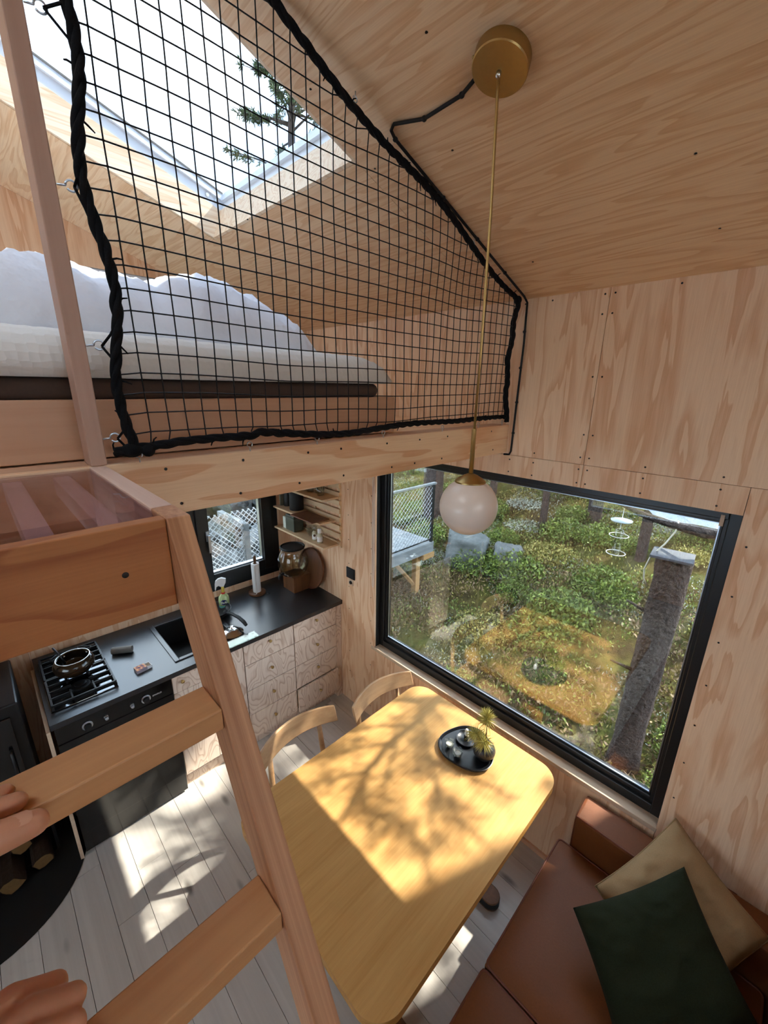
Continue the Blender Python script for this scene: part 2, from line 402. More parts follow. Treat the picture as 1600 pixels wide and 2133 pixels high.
B().box(WX1-0.062, WX1-0.05, FY-0.004, FY+0.014, WZ1-0.062, WZ1-0.02).build('blind_bracket', M['sill'], win)
# cord loop for the blind hanging at the window's far side
cl = B().tube([(WX0-0.022, YW-0.004, 2.05), (WX0-0.024, YW-0.006, 1.55), (WX0-0.02, YW-0.006, 1.16), (WX0-0.012, YW-0.006, 1.145), (WX0-0.006, YW-0.006, 1.16), (WX0-0.008, YW-0.006, 1.6), (WX0-0.012, YW-0.004, 2.05)], 0.0018, 6)
tag(cl.build('blind_cord', M['white'], None, smooth=True), 'thin white looped pull cord beside the picture window', 'cord')

# kitchen (gable) wall with kitchen window and loft window
wallk = thing('wall_kitchen', 'plywood gable wall behind the kitchen and the loft bed', None, (XK, 0, 0), kind='structure')
KY0, KY1, KZ0, KZ1 = -0.02, 1.70, 0.952, 1.98; KM = 0.97
LY0, LY1, LZ0, LZ1 = -1.0, 1.06, 2.55, 3.125
def kp(poly): B().prism(poly, 'x', XK-0.014, XK).build('wall_panel', M['ply_z'], wallk)
kp([(YB,0),(KY0,0),(KY0,2.28),(YB,2.28)]); kp([(KY0+G,0),(KY1,0),(KY1,KZ0),(KY0+G,KZ0)]); kp([(KY1+G,0),(YW,0),(YW,2.28),(KY1+G,2.28)])
kp([(KY0+G,KZ1),(KY1,KZ1),(KY1,2.28),(KY0+G,2.28)])
kp([(YB,2.281),(LY0,2.281),(LY0,zc(LY0)),(YB,zc(YB))]); kp([(LY0+G,2.281),(LY1,2.281),(LY1,LZ0),(LY0+G,LZ0)])
kp([(LY1+G,2.281),(YW,2.281),(YW,zc(YW)),(LY1+G,zc(LY1))])
kp([(LY0+G,LZ1),(LY1,LZ1),(LY1,zc(LY1)),(YR,zc(YR)),(LY0+G,zc(LY0))])
c = B(); X0, X1 = XK-0.14, XK-0.015
for poly in ([(YB,-.2),(KY0,-.2),(KY0,2.5),(YB,2.5)], [(KY0,-.2),(KY1,-.2),(KY1,KZ0-.02),(KY0,KZ0-.02)], [(KY1,-.2),(YW+.1,-.2),(YW+.1,2.5),(KY1,2.5)], [(KY0,KZ1),(KY1,KZ1),(KY1,2.5),(KY0,2.5)],
             [(YB,2.5),(LY0,2.5),(LY0,zc(LY0)+.05),(YB,zc(YB)+.05)], [(LY1,2.5),(YW+.1,2.5),(YW+.1,zc(YW)+.05),(LY1,zc(LY1)+.05)], [(LY0,LZ1),(LY1,LZ1),(LY1,zc(LY1)+.05),(YR,zc(YR)+.05),(LY0,zc(LY0)+.05)], [(LY0,2.5),(LY1,2.5),(LY1,LZ0),(LY0,LZ0)]):
    c.prism(poly, 'x', X0, X1)
c.build('wall_core', M['blackmat'], wallk)
def frame_yz(y0, y1, z0, z1, wd, x0, x1):
    b = B(); b.box(x0, x1, y0, y0+wd, z0, z1); b.box(x0, x1, y1-wd, y1, z0, z1)
    b.box(x0, x1, y0+wd, y1-wd, z0, z0+wd); b.box(x0, x1, y0+wd, y1-wd, z1-wd, z1); return b
kw = thing('window_2', 'black casement window above the kitchen worktop', None, (XK, 1.33, KZ0), kind='structure')
frame_yz(KY0, KY1, KZ0, KZ1, 0.062, XK-0.09, XK+0.004).build('window_frame', M['black'], kw, bevel=0.003)
B().box(XK-0.09, XK+0.004, KM, KM+0.062, KZ0+0.062, KZ1-0.062).build('mullion', M['black'], kw, bevel=0.003)
frame_yz(KM+0.060, KY1-0.060, KZ0+0.060, KZ1-0.060, 0.088, XK-0.07, XK+0.02).build('window_sash', M['black'], kw, bevel=0.004)
frame_yz(KM+0.147, KY1-0.147, KZ0+0.147, KZ1-0.147, 0.010, XK-0.045, XK-0.008).build('glazing_bead', M['alu'], kw, bevel=0.001)
B().box(XK-0.034, XK-0.028, KM+0.15, KY1-0.15, KZ0+0.15, KZ1-0.15).build('window_pane', M['glass'], kw)
frame_yz(KY0+0.060, KM+0.002, KZ0+0.060, KZ1-0.060, 0.05, XK-0.07, XK-0.01).build('window_sash', M['black'], kw, bevel=0.004)
B().box(XK-0.034, XK-0.028, KY0+0.105, KM-0.045, KZ0+0.105, KZ1-0.105).build('window_pane', M['glass'], kw)
h = B(); h.box(XK+0.02, XK+0.028, 1.088, 1.112, 1.38, 1.46); h.box(XK+0.028, XK+0.048, 1.093, 1.107, 1.415, 1.43); h.box(XK+0.044, XK+0.056, 1.09, 1.11, 1.295, 1.435)
h.build('window_handle', M['alu'], kw, bevel=0.003)
lw = thing('window_3', 'bright gable window behind the loft bed', None, (XK, 0, LZ0), kind='structure')
frame_yz(LY0, LY1, LZ0, LZ1, 0.03, XK-0.09, XK-0.02).build('window_frame', M['skyframe'], lw, bevel=0.002)
B().box(XK-0.06, XK-0.054, LY0+0.028, LY1-0.028, LZ0+0.028, LZ1-0.028).build('window_pane', M['glass'], lw)

# other walls of the cabin
wallb = thing('wall_back', 'plywood wall on the cabin side opposite the picture window', None, (-0.5, YB, 0), kind='structure')
BX0, BX1, BZ0, BZ1 = -1.9, 0.0, 0.95, 2.1
for (a, c2, z0, z1) in ((XK, BX0, 0, 2.88), (BX1, XE, 0, 2.88), (BX0, BX1, 0, BZ0), (BX0, BX1, BZ1, 2.88)):
    B().box(a+G, c2-G, YB-0.14, YB, z0+G, z1-G).build('wall_panel', M['ply_z'], wallb)
bw = thing('added_window_back', 'added black framed window on the unseen back wall for fill light', None, (0.3, YB, BZ0), kind='structure')  # added out of view, lets sky light fill the room from behind
frame_rect(BX0, BX1, BZ0, BZ1, 0.06, YB-0.1, YB-0.03).build('window_frame', M['black'], bw)
B().box(BX0+0.05, BX1-0.05, YB-0.07, YB-0.064, BZ0+0.05, BZ1-0.05).build('window_pane', M['glass'], bw)
walle = thing('wall_end', 'plywood gable wall with the entrance door', None, (XE, 0, 0), kind='structure')
EY0, EY1, EZ1 = 0.0, 0.9, 2.1
for poly in ([(YB,0),(EY0,0),(EY0,2.32),(YB,2.32)], [(YB,2.32),(-0.9,2.32),(-0.9,zc(-0.9)),(YB,zc(YB))], [(-0.9,3.1),(EY0,3.1),(EY0,zc(EY0)),(YR,zc(YR)),(-0.9,zc(-0.9))], [(EY1,0),(YW,0),(YW,zc(YW)),(EY1,zc(EY1))], [(EY0,EZ1),(EY1,EZ1),(EY1,2.32),(EY0,2.32)], [(EY0,3.1),(EY1,3.1),(EY1,zc(EY1)),(EY0,zc(EY0))]):
    B().prism(poly, 'x', XE, XE+0.14).build('wall_panel', M['ply_z'], walle)
dd = thing('door_1', 'plain wooden entrance door with a small pane in the end wall', None, (XE+0.07, 0.5, 0), kind='structure')
frame_yz(EY0, EY1, 0.0, EZ1, 0.08, XE+0.03, XE+0.1).build('door_frame', M['black'], dd)
b = B(); b.box(XE+0.04, XE+0.085, EY0+0.08, EY1-0.08, 0.08, 1.45); b.box(XE+0.04, XE+0.085, EY0+0.08, EY1-0.08, 1.85, EZ1-0.08); b.box(XE+0.04, XE+0.085, EY0+0.08, 0.3, 1.45, 1.85); b.box(XE+0.04, XE+0.085, 0.6, EY1-0.08, 1.45, 1.85)
b.build('door_leaf', M['pine_post'], dd); B().box(XE+0.06, XE+0.066, 0.29, 0.61, 1.44, 1.86).build('door_pane', M['glass'], dd)

ew = thing('added_window_gable', 'added unseen gable window above the entrance door for fill light', None, (XE, 0, 2.32), kind='structure')  # unseen opening added to brighten the ceiling, beam and loft
frame_yz(-0.9, EY1, 2.32, 3.1, 0.05, XE+0.03, XE+0.1).build('window_frame', M['black'], ew)
B().box(XE+0.06, XE+0.066, -0.86, EY1-0.04, 2.36, 3.06).build('window_pane', M['glass'], ew)

# ceiling, roof and skylight
HX0, HX1, HY0, HY1 = -2.197, -1.158, 0.05, 1.01; RD = 0.13
ceil = thing('ceiling', 'sloping plywood ceiling', None, (-0.5, 0, 2.88), kind='structure')
def cp(x0, x1, y0, y1, side=1): slab(B(), x0+G, x1-G, y0+G, y1-G, 0.0, 0.014, side).build('ceiling_panel', M['ply_ceil'], ceil)
cp(HX1, 1.285, YR, YW); cp(1.285, XE, YR, YW); cp(HX0, HX1, HY1, YW); cp(XK, HX0, YR, YW); cp(HX0, HX1, YR, HY0)
QX0, QX1, QY0, QY1 = -1.05, -0.15, -1.0, -0.32
cp(XK, QX0, YB, YR, -1); cp(QX1, XE, YB, YR, -1); cp(QX0, QX1, YB, QY0, -1); cp(QX0, QX1, QY1, YR, -1)
r = B(); YE = YW + 0.30
slab(r, HX1, XE+0.3, YR, YE, 0.015, RD-.013); slab(r, XK-0.3, HX0, YR, YE, 0.015, RD-.013); slab(r, HX0, HX1, HY1, YE, 0.015, RD-.013); slab(r, HX0, HX1, YR, HY0, 0.015, RD-.013)
slab(r, XK-0.3, QX0, YB-0.3, YR, 0.015, 0.15, -1); slab(r, QX1, XE+0.3, YB-0.3, YR, 0.015, 0.15, -1); slab(r, QX0, QX1, YB-0.3, QY0, 0.015, 0.15, -1); slab(r, QX0, QX1, QY1, YR, 0.015, 0.15, -1)
r.build('roof_deck', M['blackmat'], ceil)
s = B()
for (x, y) in [(-0.86,1.10),(-0.8,0.5),(-0.35,1.0),(-0.33,1.35),(-0.30,1.62),(-0.27,0.62),(0.25,0.6),(0.24,1.1),(0.22,1.5),(-0.85,1.6),(-1.12,1.05),(-1.5,1.0),(-1.85,1.0),(-1.1,0.8),(-1.1,0.55),(-1.3,1.4),(-1.9,1.35),(-2.4,1.3),(-0.75,0.85)]:
    s.lathe([(0.0, -0.0012), (0.0036, -0.0006), (0.0036, 0.002)], (x, y, zc(y)), 8)
o = s.build('ceiling_screws', M['screw'], ceil); o['kind'] = 'stuff'
sk = thing('window_5', 'skylight over the loft bed showing cloudy sky and pine tops', None, (-1.67, 0.5, zc(0.5)), kind='structure')
slab(B(), HX0, HX0+0.012, HY0, HY1, 0.002, RD).build('skylight_reveal', M['reveal'], sk)
slab(B(), HX1-0.012, HX1, HY0, HY1, 0.002, RD).build('skylight_reveal', M['reveal'], sk)
slab(B(), HX0+0.012, HX1-0.012, HY1-0.012, HY1, 0.002, RD).build('skylight_reveal', M['reveal'], sk)
slab(B(), HX0+0.012, HX1-0.012, HY0, HY0+0.012, 0.002, RD).build('skylight_reveal', M['reveal'], sk)
f = B()
slab(f, HX0-0.05, HX0+0.004, HY0, HY1, RD+.003, 0.075); slab(f, HX1-0.004, HX1+0.05, HY0, HY1, RD+.003, 0.075)
slab(f, HX0+0.004, HX1-0.004, HY1-0.004, HY1+0.05, RD+.003, 0.075); slab(f, HX0+0.004, HX1-0.004, HY0-0.05, HY0+0.004, RD+.003, 0.075)
f.build('skylight_frame', M['skyframe'], sk)
g = B(); slab(g, HX0+0.004, HX0+0.016, HY0, HY1-0.004, RD+0.045, 0.033); slab(g, HX0+0.016, HX1-0.016, HY1-0.016, HY1-0.004, RD+0.045, 0.033); slab(g, HX1-0.016, HX1-0.004, HY0, HY1-0.004, RD+0.045, 0.033)
g.build('skylight_sash', M['skyframe'], sk)
gk = B(); slab(gk, HX0+0.016, HX0+0.019, HY0+0.05, HY1-0.02, RD+0.070, 0.006); gk.build('skylight_gasket', M['gravelgrey'], sk)
slab(B(), HX0-0.04, HX1+0.04, HY0-0.04, HY1+0.04, RD+0.0785, 0.005).build('skylight_pane', M['skyglass'], sk)
for xx in (0.035, 0.075):
    p = Vector((HX0+0.006, HY1-xx, zc(HY1-xx))) + NS*(RD+0.03)
    B().lathe([(0.0,0.004),(0.008,0.004),(0.008,-0.002)], p, 12, Matrix.Rotation(PI/2, 3, 'Y')).build('hinge_bolt', M['steel'], sk, smooth=True, auto=40)

sk2 = thing('added_skylight', 'added unseen skylight in the far roof slope for fill light', None, (-0.6, -0.66, 3.2), kind='structure')  # extra skylight behind the camera, added to light treads and room
f = B(); slab(f, QX0, QX0+0.05, QY0, QY1, 0.10, 0.08, -1); slab(f, QX1-0.05, QX1, QY0, QY1, 0.10, 0.08, -1); slab(f, QX0+0.05, QX1-0.05, QY1-0.05, QY1, 0.10, 0.08, -1); slab(f, QX0+0.05, QX1-0.05, QY0, QY0+0.05, 0.10, 0.08, -1)
f.build('skylight_frame', M['skyframe'], sk2); slab(B(), QX0+0.03, QX1-0.03, QY0+0.03, QY1-0.03, 0.15, 0.005, -1).build('skylight_pane', M['glass'], sk2)

# baseboards
tag(B().box(-1.9, XE, YW-0.013, YW-0.0005, 0.0, 0.03).build('baseboard_window', M['pine_bed'], None), 'low wooden baseboard under the picture window', kind='structure')

# loft platform
loft = thing('loft_platform', 'plywood loft deck with a deep edge beam carrying the bed', None, (-2.0, 0, 2.217), kind='structure')
B().box(-1.02, -1.0, YB, YW-0.001, 2.217, 2.3465).build('loft_edge_beam', M['ply_y'], loft, bevel=0.001)
B().box(-1.09, -1.0205, YB, YW-0.001, 2.30, 2.346).build('loft_nosing', M['pine_bed'], loft)
B().box(XK+0.001, -1.0905, YB, YW-0.001, 2.225, 2.342).build('loft_floor', M['ply_y'], loft)
s = B()
for yy in np.arange(0.32, 1.82, 0.17):
    for zz in (2.24, 2.325): s.lathe([(0.0,-0.0012),(0.0036,-0.0008),(0.0036,0.002)], (-1.0, yy+rnd.uniform(-.03,.03), zz), 8, Matrix.Rotation(-PI/2, 3, 'Y'))
o = s.build('beam_screws', M['screw'], loft); o['kind'] = 'stuff'

# ------------------------------------------------------------------ loft: bed
bedt = thing('loft_bed_base', 'knotty pine bed box standing on the loft edge', 'bed', (-2.0, 0.1, 2.3465))
B().box(-1.135, -1.11, -1.0, 1.15, 2.3467, 2.474).build('front_board', M['pine_bed'], bedt, bevel=0.002)
B().box(-2.95, -1.1352, 1.126, 1.15, 2.3467, 2.474).build('end_board', M['pine_bed'], bedt, bevel=0.002)
B().box(-2.95, -1.1352, -1.0, 1.1255, 2.44, 2.4735).build('slat_base', M['pine_bed'], bedt)
def rounded_slab(x0, x1, y0, y1, z0, z1, r, nx=10, bulge=0.0, n=6):
    poly = []
    for (cx, cy, a0) in ((x1-r,y1-r,0),(x0+r,y1-r,90),(x0+r,y0+r,180),(x1-r,y0+r,270)):
        for k in range(n+1):
            a = math.radians(a0+90*k/n); poly.append((cx+r*math.cos(a), cy+r*math.sin(a)))
    b = B(); m = len(poly); h = z1-z0; rows = []
    for j in range(9):
        t = j/8; z = z0+h*t; ins = (1-math.sqrt(max(0, 1-(2*t-1)**2*0.98)))*bulge
        rows.append([(q[0]-ins*(1 if q[0] > (x0+x1)/2 else -1), q[1]-ins*(1 if q[1] > (y0+y1)/2 else -1), z) for q in poly])
    v = [p for row in rows for p in row]; f = []
    for j in range(8):
        for k in range(m): f.append((j*m+k, j*m+(k+1) % m, (j+1)*m+(k+1) % m, (j+1)*m+k))
    f.append(tuple(range(m))[::-1]); f.append(tuple(range(8*m, 9*m)))
    return b.raw(v, f)
tag(rounded_slab(-2.93, -1.125, -1.0, 1.13, 2.474, 2.519, 0.10, bulge=0.012).build('mattress', M['mattress'], None, smooth=True, auto=50), 'thin dark brown mattress under the white topper', 'mattress')
# quilted topper: dense grid with dimples
def topper():
    b = B(); nx, ny = 90, 150; x0, x1, y0, y1 = -2.92, -1.10, -1.0, 1.125
    v = []; z0, th = 2.5195, 0.098
    for j in range(ny+1):
        for i in range(nx+1):
            u = i/nx; w_ = j/ny; x = x0+(x1-x0)*u; yy = y0+(y1-y0)*w_
            e = min((x1-x)/0.10, (yy-y0)/0.10, (y1-yy)/0.16, 1.0); e = max(0, e)
            z = z0 + th*(0.12+0.88*math.sqrt(max(0, 1-(1-e)**2)))
            q = abs(math.sin(x*PI/0.028 + (j % 2)*0))*abs(math.sin(yy*PI/0.034))
            z += 0.004*(q**0.6) - 0.003 + 0.006*math.sin(yy*3.1+1.0) + 0.004*noise.noise(Vector((x*3, yy*3, 0)))
            bulge = 0.012*math.sin(min(1, e)*PI)
            v.append((x, yy, max(z, z0+0.008)))
    f = [(j*(nx+1)+i, j*(nx+1)+i+1, (j+1)*(nx+1)+i+1, (j+1)*(nx+1)+i) for j in range(ny) for i in range(nx)]
    b.raw(v, f)
    # skirt: bottom rim
    rim = [j*(nx+1)+nx for j in range(ny+1)] + [ny*(nx+1)+i for i in range(nx-1, -1, -1)] + [j*(nx+1) for j in range(ny-1, -1, -1)] + [i for i in range(1, nx)]
    n0 = len(b.v); ins = 0.018
    for i in rim:
        p = v[i]; b.v.append((p[0]-(ins if p[0] > x1-.01 else 0), p[1]-(ins if p[1] > y1-.01 else 0), z0))
    m = len(rim)
    for k in range(m): b.f.append((rim[k], n0+k, n0+(k+1) % m, rim[(k+1) % m]))
    b.f.append(tuple(n0+k for k in range(m)))
    return b
tag(topper().build('mattress_topper', M['topper'], None, smooth=True), 'white quilted mattress topper on the loft bed', 'mattress topper')
def duvet():
    b = B(); nx, ny = 110, 190; x0, x1, y0, y1 = -2.85, -1.30, -0.85, 0.93; v = []
    for j in range(ny+1):
        for i in range(nx+1):
            u = i/nx; t = j/ny; x = x0+(x1-x0)*u; yy = y0+(y1-y0)*t
            xx = x + 0.05*noise.noise(Vector((yy*4, 3, 0)))*u; y2 = yy + 0.05*noise.noise(Vector((x*4, 7, 0)))*t
            ex = min(1.0, (x1-x)/0.16, (x-x0)/0.2); ey = min(1.0, (y1-yy)/0.26, (yy-y0)/0.2); e = max(0.0, min(ex, 1))*max(0.0, min(ey, 1))
            prof = math.sqrt(max(0, 1-(1-min(1, ex))**2))*math.sqrt(max(0, 1-(1-min(1, ey))**2))
            ridge = 0.195 + 0.022*math.exp(-((yy-0.60)/0.12)**2) - 0.020*math.exp(-((yy-0.45)/0.06)**2) - 0.06*max(0, 0.40-yy)
            h = ridge*prof
            p = Vector((x*6, yy*6, 0.3)); wr = noise.noise(p)*0.018 - abs(noise.noise(p*1.9))*0.04 - abs(noise.noise(p*4.3))*0.022 - abs(noise.noise(p*9.0))*0.008 + 0.02
            h += wr*(prof**0.5)
            v.append((xx, y2, 2.612 + max(0.002, h)))
    f = [(j*(nx+1)+i, j*(nx+1)+i+1, (j+1)*(nx+1)+i+1, (j+1)*(nx+1)+i) for j in range(ny) for i in range(nx)]
    return b.raw(v, f)
o = duvet().build('duvet', M['duvet'], None, smooth=True)
md = o.modifiers.new('t', 'SOLIDIFY'); md.thickness = 0.004; md.offset = 1
tag(o, 'rumpled white duvet piled on the loft bed', 'duvet')

# guard post at the loft edge
tag(B().box(-1.0595, -1.0, 0.157, 0.186, 2.3467, zc(0.17)-0.012).build('guard_post', M['pine_post'], None, bevel=0.002), 'slim square pine guard post at the loft edge beside the net', 'post')

# ------------------------------------------------------------------ safety net
net = thing('safety_net', 'black knotted safety net closing off the loft edge', 'net', (-0.995, 1.0, 2.36))
NX = -0.992; CS = 0.0395
def top_z(y): return zc(y) - 0.028 - 0.012*math.sin(y*9)
def left_y(z): return 0.236 + 0.012*math.sin(z*17) - 0.02*max(0, 2.45-z)
def right_y(z): return 1.775 - 0.035*math.sin((z-2.36)/0.5*PI)*1.0 + 0.006*math.sin(z*40)
def bot_z(y): return 2.372 + 0.016*math.sin((y-0.2)*7.5) * (0.4+0.6*math.sin(y*3)) + (0.012 if y > 0.5 else 0)
def sag(y, z):
    return Vector((NX + 0.012*noise.noise(Vector((y*2.5, z*2.5, 4))), y + 0.006*noise.noise(Vector((y*5, z*5, 1))) , z + 0.007*noise.noise(Vector((y*4, z*4, 9))) - 0.010*math.sin((y-0.25)*2.0)))
b = B(); ys = np.arange(0.272, 1.76, CS); zs = np.arange(2.412, 3.45, CS)
for yy in ys:
    z0, z1 = bot_z(yy), top_z(yy); pts = [Vector((NX, yy+rnd.uniform(-.008,.008), z0))]
    pts += [sag(yy, z) for z in zs if z0+0.012 < z < z1-0.008]; pts.append(Vector((NX, yy+0.004, z1)))
    b.tube(pts, 0.00155, 5, cap=False)
for z in zs:
    yl = left_y(z); pts = [Vector((NX, yl, z-0.006))]
    for yy in ys:
        if yl+0.01 < yy < right_y(z)-0.008 and z < top_z(yy)-0.008 and z > bot_z(yy)+0.012: pts.append(sag(yy, z))
    yr = right_y(z) if z < 2.86 else None
    if yr is not None: pts.append(Vector((NX, yr, z-0.004)))
    elif len(pts) > 1:
        q = pts[-1]; y1 = 1.82-(z+0.03-2.88)/SL; pts.append(Vector((NX, min(q.y+CS, y1), z)))
    if len(pts) > 2: b.tube(pts, 0.00155, 5, cap=False)
for yy in ys:
    for z in zs:
        if z > bot_z(yy)+0.012 and z < top_z(yy)-0.008 and yy < right_y(z)-0.008 and yy > left_y(z)+0.01: b.ball(sag(yy, z), 0.0026, 6, 4)
o = b.build('net_mesh', M['cord'], net, smooth=True)
def rope(path, r=0.0060, turns=26.0, tail=0):
    path = [Vector(p) for p in path]; L = [0]
    for a, c in zip(path[:-1], path[1:]): L.append(L[-1]+(c-a).length)
    n = int(L[-1]/0.008); pts = []
    for i in range(n+1):
        s_ = L[-1]*i/n; k = max(j for j in range(len(L)) if L[j] <= s_+1e-9); k = min(k, len(path)-2)
        u = (s_-L[k])/max(1e-9, L[k+1]-L[k]); pts.append((path[k].lerp(path[k+1], u), (path[k+1]-path[k]).normalized(), s_))
    b = B()
    for st in range(3):
        q = []; rr = []
        for p, t, s_ in pts:
            u = Vector((1,0,0)); w_ = t.cross(u).normalized(); a = s_*turns*2 + st*2*PI/3
            k = 0.0050*(1+0.35*noise.noise(Vector((s_*9, st, 0))))
            q.append(p + (u*math.cos(a)+w_*math.sin(a))*k); rr.append(r*(1+0.35*noise.noise(Vector((s_*30, st*5, 2)))))
        b.tube(q, rr, 7)
    for i in range(0, len(pts), 9):       # fuzzy lashing ends and knots
        p, t, s_ = pts[i]; d = Vector((rnd.uniform(-.3,.3), rnd.uniform(-1,1), rnd.uniform(-1,1))).normalized()
        if rnd.random() < 0.6: b.tube([p+d*0.006, p+d*0.016, p+d*0.024+Vector((0,0.003,-0.003))], [0.002,0.0018,0.0012], 5)
    return b
wob = lambda k: 0.004*math.sin(k*5.3)
rope([(NX, left_y(z), z) for z in np.arange(2.372, zc(0.23)-0.02, 0.03)]).build('border_rope', M['rope'], net, smooth=True)
rope([(NX, yy, top_z(yy)+0.002) for yy in np.arange(0.235, 1.775, 0.03)]).build('border_rope', M['rope'], net, smooth=True)
rope([(NX, right_y(z), z) for z in np.arange(2.362, 2.868, 0.02)], 0.0075).build('border_rope', M['rope'], net, smooth=True)
rope([(NX, yy, bot_z(yy)) for yy in np.arange(0.20, 1.775, 0.03)], 0.0058).build('border_rope', M['rope'], net, smooth=True)
def eye_hook(p, d, s_=1.0):
    d = Vector(d).normalized(); p = Vector(p); u = Vector((1,0,0)); w_ = d.cross(u).normalized(); b = B()
    c = p + d*0.017*s_; R_ = 0.0068*s_
    ring = [c + (d*math.cos(a)+w_*math.sin(a))*R_ for a in np.linspace(PI*1.02, PI*1.02+2*PI*0.9, 16)]
    b.tube([p, p+d*0.010*s_] + ring, 0.0014*s_, 6)
    return b.build('eye_hook', M['alu'], net, smooth=True)
for yy in (0.245, 0.50, 0.71, 0.98, 1.30, 1.55, 1.745): eye_hook((-0.996, yy, 2.3465), (0, 0, 1))
for yy in (0.35, 0.62, 0.86, 1.12, 1.42, 1.70): eye_hook((NX, yy, zc(yy)), (0, -0.1, -1))
for z in (2.40, 2.577, 2.836, 3.075, 3.30):
    eye_hook((-1.0, 0.186, z), (0.15, 1, 0.1), 1.25)
    yl = left_y(z); a = Vector((NX, 0.186+0.024, z))
    B().tube([a, Vector((NX, yl-0.004, z-0.03)), Vector((NX, yl, z-0.04))], 0.0024, 6).tube([a, Vector((NX, yl-0.006, z+0.022)), Vector((NX, yl, z+0.032))], 0.0024, 6).build('tie_cord', M['rope'], net, smooth=True)

B().ball((NX, 1.772, 2.872), (0.016,0.016,0.018), 12, 8).ball((NX+0.006, 1.76, 2.862), 0.012, 10, 6).build('corner_knot', M['rope'], net, smooth=True)
B().ball((NX, 0.232, 2.374), (0.017,0.022,0.015), 12, 8).ball((NX+0.004, 0.262, 2.372), 0.014, 10, 6).build('corner_knot', M['rope'], net, smooth=True)

# ------------------------------------------------------------------ pendant lamp and its cable
PX, PY = -0.632, 0.965
lamp = thing('pendant_lamp', 'brass pendant lamp with an opal globe hanging from the sloping ceiling', 'lamp', (PX, PY, 2.115))
Mr = Vector((0,0,1)).rotation_difference(-NS).to_matrix()
pc = Vector((PX, PY, zc(PY)))
B().lathe([(0.061, 0.0), (0.061, 0.026), (0.059, 0.0285), (0.006, 0.031)], pc, 48, Mr).build('ceiling_rose', M['brass'], lamp, smooth=True, auto=35)
sd = Mr @ Vector((math.cos(2.4), math.sin(2.4), 0))
B().ball(pc + sd*0.061 - NS*0.014, 0.0035, 8, 6).build('rose_screw', M['brass'], lamp, smooth=True)
q0 = pc - NS*0.031
B().lathe([(0.006, 0), (0.006, 0.008), (0.003, 0.012)], q0, 12, Mr).build('cord_grip', M['steel'], lamp, smooth=True)
B().tube([q0, q0 - Vector((0,0,0.03)), (PX, PY, 2.9), (PX+0.002, PY, 2.6), (PX, PY, 2.40)], 0.0034, 10).build('lamp_cord', M['brass'], lamp, smooth=True)
B().tube([(PX, PY, 2.405), (PX, PY, 2.402), (PX, PY, 2.275)], 0.0062, 14).build('stem', M['brass'], lamp, smooth=True)
B().lathe([(0.006, 0.0), (0.020, -0.006), (0.036, -0.016), (0.0425, -0.022), (0.0425, -0.026)], (PX, PY, 2.284), 40).build('globe_cap', M['brass'], lamp, smooth=True, auto=40)
GR = 0.0815; ZG = 2.188
B().lathe([(GR*math.sin(t), -GR*math.cos(t)) for t in np.linspace(0.0, 2.62, 30)], (PX, PY, ZG), 48, cap=False).build('globe_shade', M['opal'], lamp, smooth=True)
cab = thing('lamp_cable', 'black lamp cable clipped along the ceiling edge and down the wall', 'cable', (-1.0, 1.0, 2.21))
def cz(x, y, d=0.006): p = Vector((x, y, zc(y))) - NS*d; return p
path = [cz(PX-0.045, PY-0.01, 0.02), cz(-0.75, 0.985), cz(-0.87, 0.99), cz(-0.955, 0.965), cz(-0.975, 0.975), cz(-0.983, 1.0), cz(-0.98, 1.2), cz(-0.976, 1.5), cz(-0.972, 1.79),
        Vector((-0.970, YW-0.006, zc(YW)-0.014)), Vector((-0.966, YW-0.006, 2.7)), Vector((-0.972, YW-0.006, 2.4)), Vector((-0.975, YW-0.006, 2.225)), Vector((-0.982, YW-0.006, 2.208)), Vector((-1.01, YW-0.006, 2.206))]
B().tube(path, 0.0045, 10).build('cable', M['cord'], cab, smooth=True)
for p in (path[1], path[2], path[5], cz(-0.98,1.22), cz(-0.977,1.42), cz(-0.974,1.62), Vector((-0.969,YW-.006,2.75)), Vector((-0.970,YW-.006,2.6)), Vector((-0.971,YW-.006,2.45)), Vector((-0.973,YW-.006,2.31))):
    B().ball(p, (0.0075,0.0075,0.0065), 10, 6).build('cable_clip', M['cord'], cab, smooth=True)

# ------------------------------------------------------------------ landing platform in front of the loft
PT = 2.3465; XF = -0.545
land = thing('landing_platform', 'landing with tinted see-through sheet over slats in front of the loft', 'platform', (-0.78, -0.2, 2.222))
B().box(XF-0.022, XF, -0.52, 0.1525, 2.226, PT).build('front_board', M['ply_board'], land, bevel=0.0015)
B().box(-0.9985, XF-0.064, 0.1535, 0.182, 2.226, PT).build('side_rail', M['slatwood'], land, bevel=0.0015)
B().box(-0.9985, XF-0.0225, -0.52, -0.49, 2.226, PT).build('side_rail', M['slatwood'], land, bevel=0.0015)
for yy in [0.106-0.073*k for k in range(8)]:
    B().box(-0.9985, XF-0.0225, yy-0.0135, yy+0.0135, 2.300, 2.334).build('slat', M['slatwood'], land, bevel=0.001)
B().box(-0.9985, XF-0.006, -0.488, 0.1532, 2.3345, 2.3425).build('cover_sheet', M['acrylic'], land)
b = B().lathe([(0.0,-0.0006),(0.0038,-0.0003),(0.0042,0.001)], (XF, 0.099, 2.286), 14, Matrix.Rotation(-PI/2, 3, 'Y')); b.build('board_screw', M['screw'], land)

